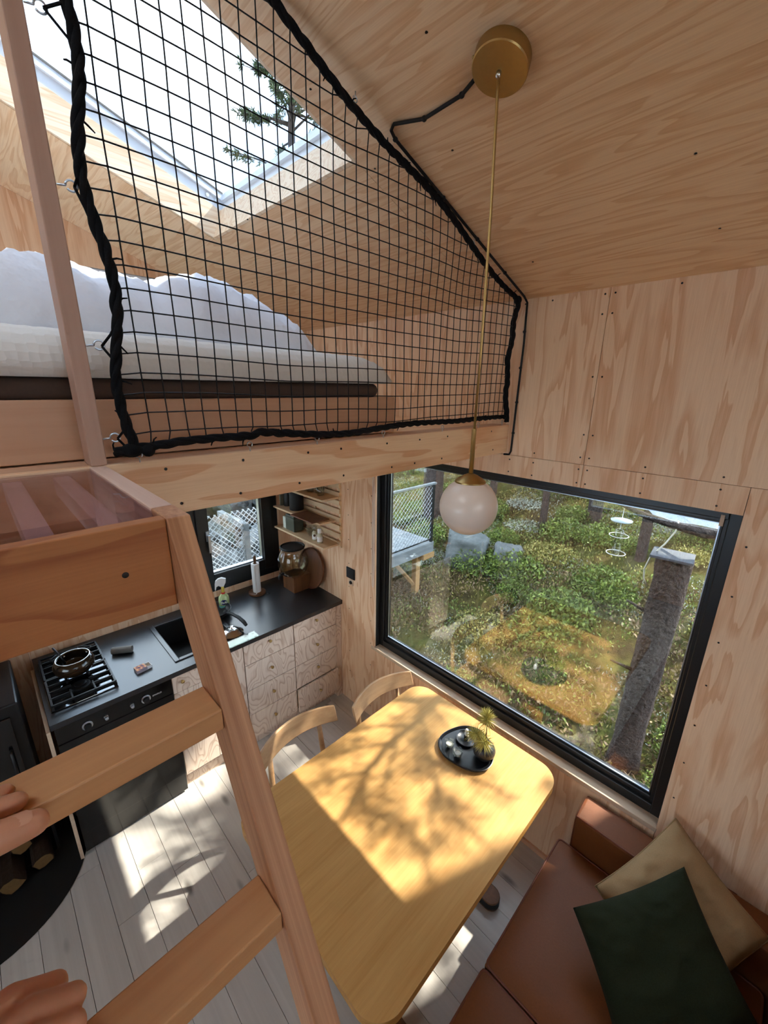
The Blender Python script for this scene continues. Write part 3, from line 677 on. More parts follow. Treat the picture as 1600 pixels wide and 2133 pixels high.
# ------------------------------------------------------------------ ladder
lad = thing('loft_ladder', 'steep wooden loft ladder with thick flat treads', 'ladder', (0.3, -0.15, 0.0))
def fx(z): return XF + (PT-z)/1.97
def stringer(y0, y1):
    poly = [(XF-0.063, PT), (XF, PT), (fx(0.0), 0.001), (fx(0.0)-0.065, 0.001), (fx(2.22)-0.063, 2.222), (XF-0.063, 2.222)]
    poly = [(XF-0.0632, PT), (XF+0.0005, PT), (fx(0.0), 0.001), (fx(0.0)-0.064, 0.001), (fx(PT)-0.0632, PT-0.0)]
    o = B().prism(poly[:4], 'y', y0, y1).build('stringer', M['stringer'], lad, bevel=0.0018)
    Rm = Matrix.Rotation(-math.atan(1/1.97), 4, 'Y'); o.data.transform(Rm.inverted()); o.matrix_basis = Rm      # local z runs along the board
stringer(0.1530, 0.1825); stringer(-0.552, -0.5225)
for k in range(9):
    zt = 2.1285 - 0.2235*k
    x1 = fx(zt)+0.0035
    B().box(x1-0.0575, x1, -0.5222, 0.1527, zt-0.030, zt).build('tread', M['tread'], lad, bevel=0.002)

# ------------------------------------------------------------------ kitchen
XC = -2.30           # plane of the cabinet fronts
wt = B()             # worktop with a cut-out for the sink
WY0, WY1 = -0.012, YW-0.002
SK = (-2.865, -2.40, 0.63, 0.985)
wt.box(XK+0.002, -2.283, WY0, SK[2], 0.868, 0.90); wt.box(XK+0.002, -2.283, SK[3], WY1, 0.868, 0.90)
wt.box(XK+0.002, SK[0], SK[2], SK[3], 0.868, 0.90); wt.box(SK[1], -2.283, SK[2], SK[3], 0.868, 0.90)
tag(wt.build('worktop', M['worktop'], None, weld=True), 'long matte black kitchen worktop running below the kitchen window', 'worktop')
snk = thing('sink', 'black inset sink in the worktop', 'sink', (-2.63, 0.81, 0.74))
b = B(); w_ = 0.028
for (x0, x1, y0, y1) in ((SK[0]-w_, SK[1]+w_, SK[2]-w_, SK[2]), (SK[0]-w_, SK[1]+w_, SK[3], SK[3]+w_), (SK[0]-w_, SK[0], SK[2], SK[3]), (SK[1], SK[1]+w_, SK[2], SK[3])): b.box(x0, x1, y0, y1, 0.9005, 0.907)
b.build('rim', M['worktop'], snk, bevel=0.003)
b = B(); b.box(SK[0]+.001, SK[1]-.001, SK[2]+.001, SK[3]-.001, 0.72, 0.725); t_ = 0.004
b.box(SK[0]+.001, SK[0]+t_, SK[2]+.001, SK[3]-.001, 0.725, 0.90); b.box(SK[1]-t_, SK[1]-.001, SK[2]+.001, SK[3]-.001, 0.725, 0.90)
b.box(SK[0]+t_, SK[1]-t_, SK[2]+.001, SK[2]+t_, 0.725, 0.90); b.box(SK[0]+t_, SK[1]-t_, SK[3]-t_, SK[3]-.001, 0.725, 0.90)
b.build('basin', M['blackmat'], snk)

def knob(p, parent, r=0.011):
    Mk = Matrix.Rotation(PI/2, 3, 'Y')
    return B().lathe([(0.005,0.0),(0.0045,0.010),(r,0.014),(r,0.019),(r*0.7,0.023),(0,0.024)], p, 16, Mk).build('knob', M['brass'], parent, smooth=True, auto=50)
def carcass(name, label, y0, y1, grp=None):
    t = thing(name, label, 'cabinet', (-2.64, (y0+y1)/2, 0.0), group=grp)
    b = B(); b.box(-2.96, XC-0.02, y0, y0+0.012, 0.09, 0.866); b.box(-2.96, XC-0.02, y1-0.012, y1, 0.09, 0.866); b.box(-2.96, XC-0.02, y0+0.012, y1-0.012, 0.09, 0.102); b.box(-2.96, -2.948, y0+0.012, y1-0.012, 0.102, 0.866)
    b.build('body', M['ply_front'], t); B().box(-2.9, XC-0.045, y0, y1, 0.0005, 0.089).build('plinth', M['ply_front'], t)
    return t
ZD = [0.866, 0.703, 0.500, 0.297, 0.092]
g_ = 0.0026
def drawers(t, y0, y1, pulled=None):
    for i in range(4):
        dx = 0.022 if pulled == i else 0.0
        d = B().box(XC-0.018+dx, XC+dx, y0+g_, y1-g_, ZD[i+1]+g_, ZD[i]-g_).build('drawer', M['ply_front'], t, bevel=0.0008)
        B().box(-2.9+dx, XC-0.019+dx, y0+0.02, y1-0.02, ZD[i+1]+0.02, ZD[i]-0.03).build('drawer_box', M['ply_front'], d)
        knob((XC+dx, (y0+y1)/2, (ZD[i]+ZD[i+1])/2+(0.037 if i == 0 else 0.008)), d)
dr1 = carcass('drawer_unit', 'plywood drawer unit with brass knobs in the middle of the kitchen run', 0.994, 1.377); drawers(dr1, 0.994, 1.377)
dr2 = carcass('drawer_unit', 'plywood drawer unit beside the window wall, lowest drawer ajar', 1.379, 1.767); drawers(dr2, 1.379, 1.767, pulled=3)
tag(B().box(-2.9, XC-0.004, 1.769, 1.818, 0.0005, 0.866).build('filler_strip', M['ply_front'], None), 'narrow plywood filler strip between the drawers and the wall', 'trim', kind='structure')
sc = carcass('sink_cabinet', 'plywood sink cabinet with a top drawer between the oven and drawers', 0.548, 0.992)
d = B().box(XC-0.018, XC, 0.55, 0.766, 0.745, 0.864).build('drawer', M['ply_front'], sc, bevel=0.0008); knob((XC, 0.604, 0.815), d)
d = B().box(XC-0.018, XC, 0.55, 0.766, 0.125, 0.742).build('door', M['ply_front'], sc, bevel=0.0008); knob((XC, 0.735, 0.66), d)
d = B().box(XC-0.018, XC, 0.769, 0.99, 0.125, 0.864).build('door', M['ply_front'], sc, bevel=0.0008); knob((XC, 0.80, 0.70), d)
# oven
ov = thing('oven', 'black built-in oven with round control knobs below the hob', 'oven', (-2.62, 0.27, 0.0))
B().box(-2.93, -2.31, 0.0, 0.54, 0.02, 0.866).build('body', M['blackmat'], ov)
B().box(-2.309, -2.292, 0.0, 0.545, 0.765, 0.866).build('control_panel', M['oven'], ov, bevel=0.001)
B().box(-2.309, -2.288, 0.0, 0.545, 0.155, 0.762).build('door', M['oven'], ov, bevel=0.002)
B().box(-2.309, -2.300, 0.0, 0.545, 0.02, 0.152).build('kick_panel', M['oven'], ov, bevel=0.001)
b = B(); b.tube([(-2.272, 0.05, 0.655), (-2.250, 0.05, 0.655), (-2.248, 0.06, 0.655), (-2.248, 0.48, 0.655), (-2.250, 0.49, 0.655), (-2.272, 0.49, 0.655)], 0.006, 10); b.tube([(-2.288,0.05,0.655),(-2.272,0.05,0.655)],0.006,10); b.tube([(-2.288,0.49,0.655),(-2.272,0.49,0.655)],0.006,10)
b.build('handle', M['blackmat'], ov, smooth=True)
Mk = Matrix.Rotation(PI/2, 3, 'Y')
for (yy, rr) in ((0.405, 0.024), (0.335, 0.012), (0.213, 0.012), (0.13, 0.024)):
    k_ = B().lathe([(rr,0),(rr,0.004),(rr*0.88,0.006)], (-2.292, yy, 0.806), 24, Mk).build('knob_ring', M['alu'] if rr > 0.02 else M['steel'], ov, smooth=True, auto=40)
    B().lathe([(rr*0.72,0.005),(rr*0.66,0.02),(rr*0.5,0.022),(0,0.022)], (-2.292, yy, 0.806), 24, Mk).build('knob_cap', M['blackmat'] if rr > 0.02 else M['alu'], k_, smooth=True, auto=40)
def text(body, name, mat, size, Mx, parent=None, ext=0.0004):
    cu = bpy.data.curves.new(name, 'FONT'); cu.body = body; cu.size = size; cu.extrude = ext; cu.align_x = 'CENTER'; cu.align_y = 'CENTER'
    o = bpy.data.objects.new(name, cu); COL.objects.link(o); cu.materials.append(mat)
    me = bpy.data.meshes.new_from_object(o.evaluated_get(bpy.context.evaluated_depsgraph_get())); bpy.data.objects.remove(o); bpy.data.curves.remove(cu)
    o = bpy.data.objects.new(name, me); COL.objects.link(o)
    if not me.materials: me.materials.append(mat)
    if parent is not None:
        root = parent
        while root.parent: root = root.parent
        o.parent = parent; Mx = root.matrix_basis.inverted() @ Mx
    o.matrix_basis = Mx; return o
# lettering frames: columns = text right, text up, normal
def tframe(right, up, p):
    r0 = Vector(right).normalized(); u0 = Vector(up); u0 = (u0 - r0*u0.dot(r0)).normalized(); n0 = r0.cross(u0)
    return Matrix(((r0.x,u0.x,n0.x,p[0]),(r0.y,u0.y,n0.y,p[1]),(r0.z,u0.z,n0.z,p[2]),(0,0,0,1)))
text('SPINFLO', 'lettering', M['white'], 0.013, tframe((0,1,0), (0,0,1), (-2.2915, 0.463, 0.806)), ov)
tag(B().box(-2.93, -2.286, -0.03, -0.014, 0.0005, 0.866).build('oven_end_panel', M['sill'], None), 'pale wooden end panel standing between the oven and the stove', 'panel')
# gas hob
hob = thing('gas_hob', 'black glass gas hob with square cast iron grates', 'hob', (-2.64, 0.16, 0.9005))
HB = (-2.905, -2.375, 0.008, 0.305)
B().box(HB[0], HB[1], HB[2], HB[3], 0.9005, 0.907).build('glass_plate', M['hob'], hob, bevel=0.002)
for xc_ in (-2.77, -2.51):
    for r1, z0 in ((0.045, 0.9072), (0.028, 0.917)):
        B().lathe([(r1, 0), (r1, 0.009), (r1*0.8, 0.012), (0, 0.012)], (xc_, 0.155, z0), 24).build('burner', M['iron'], hob, smooth=True, auto=40)
    b = B(); x0, x1, y0, y1 = xc_-0.124, xc_+0.124, 0.018, 0.297
    for yy in (y0, y1): b.box(x0, x1, yy-0.005, yy+0.005, 0.926, 0.938)
    for xx in (x0, x1): b.box(xx-0.005, xx+0.005, y0, y1, 0.926, 0.938)
    for xx in (xc_-0.062, xc_, xc_+0.062):
        b.box(xx-0.004, xx+0.004, y0, 0.115, 0.926, 0.94); b.box(xx-0.004, xx+0.004, 0.195, y1, 0.926, 0.94)
    for yy in (0.105, 0.205): b.box(x0, xc_-0.04, yy-0.004, yy+0.004, 0.926, 0.94); b.box(xc_+0.04, x1, yy-0.004, yy+0.004, 0.926, 0.94)
    for xx in (x0, x1):
        for yy in (y0, y1): b.box(xx-0.006, xx+0.006, yy-0.006, yy+0.006, 0.9072, 0.928)
    b.build('grate', M['iron'], hob, bevel=0.0015)
# pot on the hob
pot = thing('cooking_pot', 'dark round bellied pot with two handles standing on the hob', 'pot', (-2.62, 0.155, 0.94))
pr = [(0.052,0.0005),(0.075,0.01),(0.095,0.034),(0.098,0.058),(0.088,0.082),(0.078,0.09),(0.080,0.094),(0.0765,0.094),(0.073,0.089),(0.083,0.078),(0.091,0.058),(0.088,0.036),(0.07,0.014),(0.0,0.008)]
t = NT('pot_enamel'); M['pot'] = t.bsdf(t.mix(t.noise(t.coords((1,1,1)), 9, 3), srgb(12,11,10), srgb(58,40,22)), 0.16, 0.0, 0.7)
B().lathe(pr, (-2.62,0.155,0.9405), 40, cap=False).build('bowl', M['pot'], pot, smooth=True, auto=60)
B().tube([(-2.62+0.079*math.cos(a), 0.155+0.079*math.sin(a), 1.0345) for a in np.linspace(0, 2*PI, 40, endpoint=False)], 0.0024, 8, closed=True).build('steel_rim', M['steel'], pot, smooth=True)
for sg in (-1, 1):
    dv = Vector((-0.82*sg, 0.0*sg+0.57*sg*0, 0)); dv = Vector((-0.75, 0.66, 0))*sg if sg > 0 else Vector((-0.75, -0.66, 0)); tv = Vector((-dv.y, dv.x, 0)); c0 = Vector((-2.62,0.155,1.012))+dv*0.084
    B().tube([c0-tv*0.026, c0-tv*0.026+dv*0.03+Vector((0,0,.012)), c0+tv*0.026+dv*0.03+Vector((0,0,.012)), c0+tv*0.026], 0.0055, 10).build('handle', M['blackmat'], pot, smooth=True)
    B().tube([c0-tv*0.026-dv*0.012, c0-tv*0.026+dv*0.006], 0.007, 8).build('handle_bracket', M['steel'], pot, smooth=True)
B().tube([(-2.66,0.12,0.985),(-2.69,0.10,1.045),(-2.72,0.085,1.075)], [0.008,0.006,0.005], 8).build('ladle', M['iron'], pot, smooth=True)
# cardboard tube and matchbox
b = B(); p0, p1 = Vector((-2.725,0.352,0.9225)), Vector((-2.665,0.448,0.9225)); dr = (p1-p0).normalized()
Mt = Vector((0,0,1)).rotation_difference(dr).to_matrix(); L_ = (p1-p0).length
b.lathe([(0.020,0),(0.0215,0.001),(0.0215,L_-0.001),(0.020,L_),(0.019,L_-0.001),(0.019,0.001),(0.020,0)], p0, 28, Mt, cap=False)
tag(b.build('cardboard_tube', M['gravelgrey'], None, smooth=True, auto=50), 'short grey cardboard tube lying on the worktop near the matchbox', 'tube')
mb = thing('matchbox', 'small open matchbox with orange printed cover beside the hob', 'matchbox', (-2.44, 0.435, 0.9005), rz=0.10)
B().box(-0.026,0.026,-0.03,0.026,0.0,0.019).build('sleeve', plain('matchbox_card', srgb(150,140,150), 0.8), mb, world=False)
t = NT('matchbox_print'); nf = t.noise(t.coords((1,1,1), rand=False), 60, 2); M['mprint'] = t.bsdf(t.ramp(nf, [(0.35, srgb(60,50,80)), (0.5, srgb(206,112,66)), (0.62, srgb(226,176,120))]), 0.6)
B().box(-0.0255,0.0255,-0.0295,0.0255,0.0191,0.0195).build('cover_print', M['mprint'], mb, world=False)
b = B(); b.box(-0.024,0.024,0.0262,0.052,0.001,0.003); b.box(-0.024,-0.022,0.0262,0.052,0.003,0.018); b.box(0.022,0.024,0.0262,0.052,0.003,0.018); b.box(-0.022,0.022,0.05,0.052,0.003,0.018)
b.build('drawer', M['white'], mb, world=False)
b = B()
for i in range(7): b.box(-0.02+i*0.006,-0.018+i*0.006,0.027,0.048,0.008,0.010)
o = b.build('match_sticks', M['sill'], mb, world=False); o['kind'] = 'stuff'
# frying pan, pot lid and glass board at the drying end
gb = B().box(-2.345, -2.272, 0.80, 1.10, 0.9075, 0.9135); gb.build('glass_board', pane_mat('board_glass', (0.82,0.92,0.88,1), 2.0), None, bevel=0.001)
tag(bpy.data.objects['glass_board'], 'clear green-edged glass board overhanging the worktop edge', 'glass board')
for xx in (-2.335,-2.295):
    for yy in (1.03,1.085): B().lathe([(0.007,0),(0.007,0.0068)], (xx,yy,0.9003), 10).build('rubber_foot', M['blackmat'], bpy.data.objects['glass_board'])
lid = thing('pot_lid', 'shiny domed steel pot lid lying beside the sink', 'lid', (-2.415, 0.985, 0.914))
B().lathe([(0.072,0.0006),(0.075,0.004),(0.068,0.007),(0.058,0.016),(0.042,0.026),(0.02,0.031),(0,0.032)], (-2.43,0.985,0.9075), 36).build('dome', M['steel'], lid, smooth=True, auto=50)
B().lathe([(0.006,0.029),(0.006,0.036),(0.015,0.043),(0.012,0.051),(0,0.053)], (-2.43,0.985,0.9075), 18).build('lid_knob', M['steel'], lid, smooth=True, auto=60)
pan = thing('frying_pan', 'black frying pan with its handle pointing to the worktop edge', 'pan', (-2.76, 1.05, 0.9075))
B().lathe([(0.085,0.0005),(0.10,0.012),(0.112,0.042),(0.114,0.044),(0.110,0.044),(0.096,0.014),(0.082,0.006),(0,0.005)], (-2.735,1.0,0.9075), 36, cap=False).build('bowl', M['iron'], pan, smooth=True, auto=60)
B().tube([(-2.64,1.045,0.948),(-2.58,1.058,0.958),(-2.50,1.068,0.962),(-2.425,1.072,0.956),(-2.395,1.072,0.946)], [0.011,0.011,0.012,0.013,0.011], 12).build('handle', M['blackmat'], pan, smooth=True)
B().tube([(-2.655,1.04,0.944),(-2.63,1.046,0.95)], [0.018,0.012], 10).build('handle_mount', M['blackmat'], pan, smooth=True)
# spray bottle
sp = thing('spray_bottle', 'pale green cleaning spray bottle with white trigger and blue oval label', 'bottle', (-2.80, 1.10, 0.9005))
M['spraygreen'] = plain('spray_liquid', srgb(176,196,138), 0.2, 0, 0.5, 10, 0.05); M['teal'] = plain('spray_base', srgb(108,178,166), 0.25, 0, 0.5, 10, 0.05)
B().lathe([(0.030,0.0),(0.034,0.004),(0.034,0.03)], (-2.80,1.10,0.9005), 28, sy=1.15).build('base', M['teal'], sp, smooth=True, auto=50)
B().lathe([(0.034,0.03),(0.034,0.07),(0.030,0.095),(0.017,0.112),(0.014,0.118)], (-2.80,1.10,0.9005), 28, sy=1.15).build('body', M['spraygreen'], sp, smooth=True)
B().lathe([(0.0145,0.116),(0.0155,0.118),(0.0155,0.128),(0.0145,0.13)], (-2.80,1.10,0.9005), 20).build('collar', plain('red_collar', srgb(196,52,34), 0.4), sp, smooth=True, auto=40)
B().lathe([(0.0135,0.13),(0.011,0.16),(0.010,0.175)], (-2.80,1.10,0.9005), 20).build('neck', plain('yellow_neck', srgb(214,190,80), 0.4), sp, smooth=True)
hd = [(-2.765,1.075),(-2.745,1.07),(-2.75,1.098),(-2.77,1.13),(-2.79,1.142),(-2.845,1.146),(-2.85,1.128),(-2.825,1.11),(-2.82,1.075),(-2.785,1.073)]
hd = [(0.062,0.150),(0.056,0.150),(0.048,0.178),(0.030,0.186),(0.012,0.176),(-0.012,0.176),(-0.030,0.205),(-0.034,0.235),(0.0,0.246),(0.030,0.240),(0.052,0.224),(0.058,0.205)]
Mh = Matrix.Rotation(-0.5, 3, 'Z')
b = B(); n_ = len(hd); vv = []
for sgn in (-0.012, 0.012):
    for (a, c_) in hd: vv.append(Vector((-2.80,1.10,0.9005)) + Mh @ Vector((sgn, -a*0.85, c_)))
b.raw(vv, [tuple(range(n_))[::-1], tuple(range(n_, 2*n_))] + [(i, (i+1) % n_, n_+(i+1) % n_, n_+i) for i in range(n_)])
b.build('trigger_head', M['white'], sp, bevel=0.004, smooth=True, auto=60)
vdir = (Vector((0,0,2.51))-Vector((-2.80,1.10,0.95))); vdir.z = 0; vdir.normalize(); rgt = Vector((0,0,1)).cross(vdir)
lab = B(); pl = Vector((-2.80,1.10,0.9005)); ring = []
for k in range(24):
    a = 2*PI*k/24; th_ = math.cos(a)*0.60; dd_ = vdir*math.cos(th_)+rgt*math.sin(th_); ring.append(pl + Vector((dd_.x*0.0345, dd_.y*0.0345*1.15, 0.058+0.021*math.sin(a))))
cpt = pl + Vector((vdir.x*0.0352, vdir.y*0.0352*1.15, 0.058)); lab.raw([cpt]+ring, [(0,k+1,(k+1) % 24+1) for k in range(24)])
lab.build('oval_label', plain('label_blue', srgb(22,24,86), 0.4), sp, smooth=True)
text('Zalo', 'lettering', M['white'], 0.026, tframe(rgt, (0,0,1), cpt + vdir*0.0015), sp, 0.0006)
# paper towel holder
pt = thing('paper_towel_holder', 'wooden paper towel stand with a thin white roll under the window', 'holder', (-2.837, 1.385, 0.9005))
TP = Vector((-2.837,1.388,0.9005))
B().lathe([(0.064,0.0),(0.066,0.002),(0.066,0.016),(0.063,0.018),(0,0.018)], TP, 36).build('base', M['stand'], pt, smooth=True, auto=40)
B().lathe([(0.009,0.018),(0.009,0.285),(0.013,0.29),(0.011,0.318),(0.004,0.326),(0,0.327)], TP, 16).build('dowel', M['stand'], pt, smooth=True, auto=60)
b = B().lathe([(0.018,0.0185),(0.031,0.0185),(0.031,0.262),(0.018,0.262),(0.018,0.0185)], TP, 32, cap=False)
b.raw([TP+Vector((0.031,-0.012,0.02)),TP+Vector((0.05,-0.035,0.0185)),TP+Vector((0.05,-0.035,0.258)),TP+Vector((0.031,-0.012,0.26))],[(0,1,2,3)])
b.build('paper_roll', M['paper'], pt, smooth=True, auto=40)
tag(B().lathe([(0.010,0),(0.012,0.001),(0.012,0.004),(0.009,0.006)], (-2.77,1.45,0.9005), 12).build('bottle_cap', M['blackmat'], None), 'tiny black cap lying by the paper towel stand', 'cap')
# drinks dispenser on a wooden crate
st = thing('dispenser_stand', 'square stained wooden stand under the glass drinks dispenser', 'stand', (-2.70, 1.70, 0.9005))
for (x0, x1, y0, y1) in ((-2.785,-2.625,1.60,1.615),(-2.785,-2.625,1.745,1.76),(-2.785,-2.770,1.6152,1.7448),(-2.640,-2.625,1.6152,1.7448)): B().box(x0,x1,y0,y1,0.9005,1.022).build('side_board', M['stand'], st, bevel=0.002)
B().box(-2.785,-2.625,1.60,1.76,1.0222,1.034).build('top_board', M['stand'], st, bevel=0.002)
ds = thing('drinks_dispenser', 'round glass drinks dispenser with dark lid and black tap', 'dispenser', (-2.70, 1.69, 1.0345))
DP = Vector((-2.705,1.652,1.0345))
B().lathe([(0.055,0.0),(0.09,0.008),(0.112,0.045),(0.124,0.095),(0.121,0.145),(0.104,0.19),(0.096,0.208),(0.093,0.228),(0.097,0.234)], DP, 48, cap=True).build('jar', M['jar'], ds, smooth=True)
B().lathe([(0.0,0.006),(0.085,0.012),(0.108,0.045),(0.119,0.09),(0.117,0.122),(0.0,0.122)], DP, 40).build('water', M['water'], ds, smooth=True, auto=50)
B().lathe([(0.0,0.226),(0.094,0.2275),(0.100,0.234),(0.099,0.243),(0.092,0.246),(0.086,0.236),(0.0,0.234)], DP, 48).build('lid', M['blackmat'], ds, smooth=True, auto=40)
td = Vector((0.25,-0.97,0)).normalized(); tp = DP + td*0.115 + Vector((0,0,0.045))
B().tube([tp, tp+td*0.035, tp+td*0.045+Vector((0,0,-0.01)), tp+td*0.046+Vector((0,0,-0.032))], [0.011,0.010,0.010,0.008], 12).tube([tp+td*0.035, tp+td*0.035+Vector((0,0,0.024))], 0.006, 10).build('tap', M['blackmat'], ds, smooth=True)
tr = thing('round_wooden_tray', 'round brown wooden tray leaning on the wall behind the dispenser', 'tray', (-2.62, 1.79, 0.9005))
nn = Vector((0.0,-0.985,0.17)).normalized(); Mq = Vector((0,0,1)).rotation_difference(nn).to_matrix()
B().lathe([(0.0,0.0),(0.165,0.0),(0.17,0.003),(0.17,0.022),(0.162,0.022),(0.158,0.008),(0.0,0.008)], (-2.63,1.783,0.9005+0.1705), 48, Mq).build('disc', M['tray_wood'], tr, smooth=True, auto=40)
# wall shelf with slats
shf = thing('slatted_wall_shelf', 'pale wooden slat rack with three small shelves on the window wall', 'shelf', (-2.58, 1.80, 1.345))
for x in (-2.285, -2.60, -2.88): B().box(x-0.009, x+0.009, YW-0.012, YW-0.0005, 1.345, 1.96).build('upright', M['shelfwood'], shf)
for i in range(10):
    z = 1.36+0.0635*i; B().box(-2.955, -2.272, YW-0.026, YW-0.0125, z, z+0.036).build('slat', M['shelfwood'], shf, bevel=0.001)
SHZ = (1.385, 1.562, 1.745)
for z, x0, x1 in ((SHZ[0], -2.955, -2.275), (SHZ[1], -2.955, -2.31), (SHZ[2], -2.80, -2.275)):
    B().box(x0, x1, 1.645, YW-0.0265, z-0.014, z).build('shelf_board', M['shelfwood'], shf, bevel=0.001)
def canister(name, label, x, y, z, r, h, mat, cat, wood=False):
    t = thing(name, label, cat, (x, y, z))
    B().lathe([(r*0.97,0.0005),(r,0.003),(r,h),(r*0.98,h+0.002),(0,h+0.002)], (x,y,z), 32).build('body', mat, t, smooth=True, auto=40)
    B().lathe([(r*1.02,h+0.0025),(r*1.02,h+0.018),(r*0.98,h+0.02),(0,h+0.02)], (x,y,z), 32).build('lid', mat, t, smooth=True, auto=40); return t
canister('storage_canister', 'large black round canister on the middle shelf board', -2.735, 1.73, SHZ[1]+0.0005, 0.056, 0.125, M['blackmat'], 'canister')
canister('storage_canister', 'narrow dark canister at the window end of the middle shelf board', -2.875, 1.735, SHZ[1]+0.0005, 0.03, 0.12, M['iron'], 'canister')
tag(B().box(-2.925,-2.91,1.69,1.78,SHZ[1]+0.0005,SHZ[1]+0.13).build('book', plain('grey_book', srgb(96,98,84), 0.7), None, bevel=0.002), 'thin grey green book standing on the middle shelf board', 'book')
lb = B().box(-2.63,-2.345,1.60,1.76,SHZ[1]+0.0005,SHZ[1]+0.0095).build('leather_mat', M['tray_wood'], None, bevel=0.003); tag(lb, 'dark brown serving board laid across the middle shelf', 'board')
tin = thing('tea_tin', 'dark green square tea tin on the lowest shelf board', 'tin', (-2.765,1.72,SHZ[0]+0.0005))
B().box(-2.825,-2.70,1.675,1.765,SHZ[0]+0.0005,SHZ[0]+0.112).build('body', plain('tin_green', srgb(70,74,64), 0.45), tin, bevel=0.005); B().box(-2.824,-2.701,1.676,1.764,SHZ[0]+0.1125,SHZ[0]+0.132).build('lid', plain('tin_lid', srgb(62,66,56), 0.45), tin, bevel=0.004)
tag(B().box(-2.875,-2.832,1.68,1.73,SHZ[0]+0.0005,SHZ[0]+0.10).build('paper_packet', plain('packet_white', srgb(206,214,206), 0.7), None, bevel=0.006), 'white paper packet beside the green tea tin', 'packet')
bwl = thing('glass_bowl', 'small stacked glass bowls on the lowest shelf board', 'bowl', (-2.545,1.735,SHZ[0]+0.0005))
for dz in (0.0, 0.018, 0.036): B().lathe([(0.02,0.0005),(0.022,0.004),(0.042,0.04),(0.044,0.042),(0.040,0.04),(0.018,0.008),(0,0.007)], (-2.545,1.735,SHZ[0]+0.0005+dz), 28, cap=False).build('bowl', M['jar'], bwl, smooth=True)
def spice(x, y, label, capmat):
    t = thing('spice_bottle', label, 'bottle', (x,y,SHZ[0]+0.0005), group='spice bottles on the lowest shelf')
    z = SHZ[0]+0.0005
    B().lathe([(0.019,0.0),(0.02,0.003),(0.02,0.062),(0.013,0.074),(0.013,0.08)], (x,y,z), 24).build('body', plain('spice_body', srgb(176,168,140), 0.2), t, smooth=True, auto=40)
    B().lathe([(0.0203,0.012),(0.0203,0.05)], (x,y,z), 24, cap=False).build('paper_label', M['white'], t, smooth=True)
    B().lathe([(0.015,0.078),(0.015,0.108),(0.013,0.112),(0,0.112)], (x,y,z), 20).build('cap', capmat, t, smooth=True, auto=40)
spice(-2.455,1.70,'small spice bottle with a round brown emblem on its label', M['jar']); spice(-2.385,1.695,'small spice bottle with a plain white label at the shelf end', M['white'])
emb = B().lathe([(0.0,0.0),(0.010,0.0)], (-2.455+0.0155,1.70-0.0135,SHZ[0]+0.034), 16, Vector((0,0,1)).rotation_difference(Vector((0.75,-0.66,0))).to_matrix()).build('emblem', plain('emblem_brown', srgb(96,66,40), 0.5), None)
emb.parent = [o for o in bpy.data.objects if o.name.startswith('spice_bottle') and 'emblem' in o['label']][0]; emb.location = Vector((-2.455+0.0155,1.70-0.0135,SHZ[0]+0.034)) - emb.parent.location
k = 0
for (x, y) in ((-2.66,1.72),(-2.59,1.74),(-2.52,1.72),(-2.45,1.745),(-2.39,1.72)):
    t = B().lathe([(0.024,0.0005),(0.026,0.003),(0.029,0.085),(0.0275,0.085),(0.0245,0.006),(0,0.005)], (x,y,SHZ[2]), 24, cap=False).build('drinking_glass', M['jar'], None, smooth=True)
    k += 1; tag(t, ('leftmost', 'second from left', 'middle', 'fourth from left', 'rightmost')[k-1] + ' clear drinking glass on the top shelf board', 'glass', 'drinking glasses on the top shelf')
# switch and dimmer on the window wall
sw = thing('wall_switch', 'square black wall switch with a round dimmer knob under it', 'switch', (-2.175, YW-0.006, 1.09))
B().box(-2.222,-2.128,YW-0.008,YW-0.0005,1.125,1.21).build('plate', M['blackmat'], sw, bevel=0.002)
B().box(-2.212,-2.138,YW-0.0125,YW-0.0082,1.135,1.20).build('rocker', M['black'], sw, bevel=0.002)
B().box(-2.198,-2.148,YW-0.005,YW-0.0005,1.07,1.118).build('dimmer_plate', M['sill'], sw, bevel=0.002)
B().lathe([(0.014,0),(0.013,0.006),(0.006,0.008)], (-2.173,YW-0.0052,1.094), 20, Matrix.Rotation(PI/2,3,'X')).build('dimmer_knob', M['black'], sw, smooth=True, auto=40)
# wood stove area
plate = B().lathe([(0.0,0.0),(0.43,0.0),(0.44,0.003),(0.43,0.005),(0,0.005)], (-2.46,-0.42,0.0005), 64).build('stove_floor_plate', M['blackmat'], None, smooth=True, auto=30); tag(plate, 'round black steel floor plate in front of the wood stove', 'plate')
sto = thing('wood_stove', 'black wood stove standing left of the oven', 'stove', (-2.66,-0.40,0.0055))
b = B(); b.box(-2.90,-2.885,-0.70,-0.10,0.0055,0.30); b.box(-2.90,-2.44,-0.70,-0.688,0.0055,0.30); b.box(-2.90,-2.44,-0.112,-0.10,0.0055,0.30); b.box(-2.8848,-2.44,-0.6878,-0.1122,0.0055,0.012)
b.build('log_bay', M['blackmat'], sto)
B().box(-2.90,-2.44,-0.70,-0.10,0.3005,1.0).build('firebox', M['iron'], sto, bevel=0.008)
B().box(-2.439,-2.425,-0.66,-0.14,0.40,0.94).build('fire_door', M['oven'], sto, bevel=0.003)
B().tube([(-2.425,-0.17,0.60),(-2.395,-0.17,0.60),(-2.395,-0.17,0.76),(-2.425,-0.17,0.76)], 0.007, 8).build('handle', M['iron'], sto, smooth=True)
B().lathe([(0.075,0),(0.075,2.0)], (-2.70,-0.40,1.0005), 28).build('flue_pipe', M['iron'], sto, smooth=True, auto=40)
M['bark'] = plain('log_bark', srgb(50,36,26), 0.9, 0, 0.2, 50, 0.4, 0.6, 0.01); M['logend'] = plain('log_end', srgb(120,92,58), 0.85, 0, 0.2, 60, 0.25)
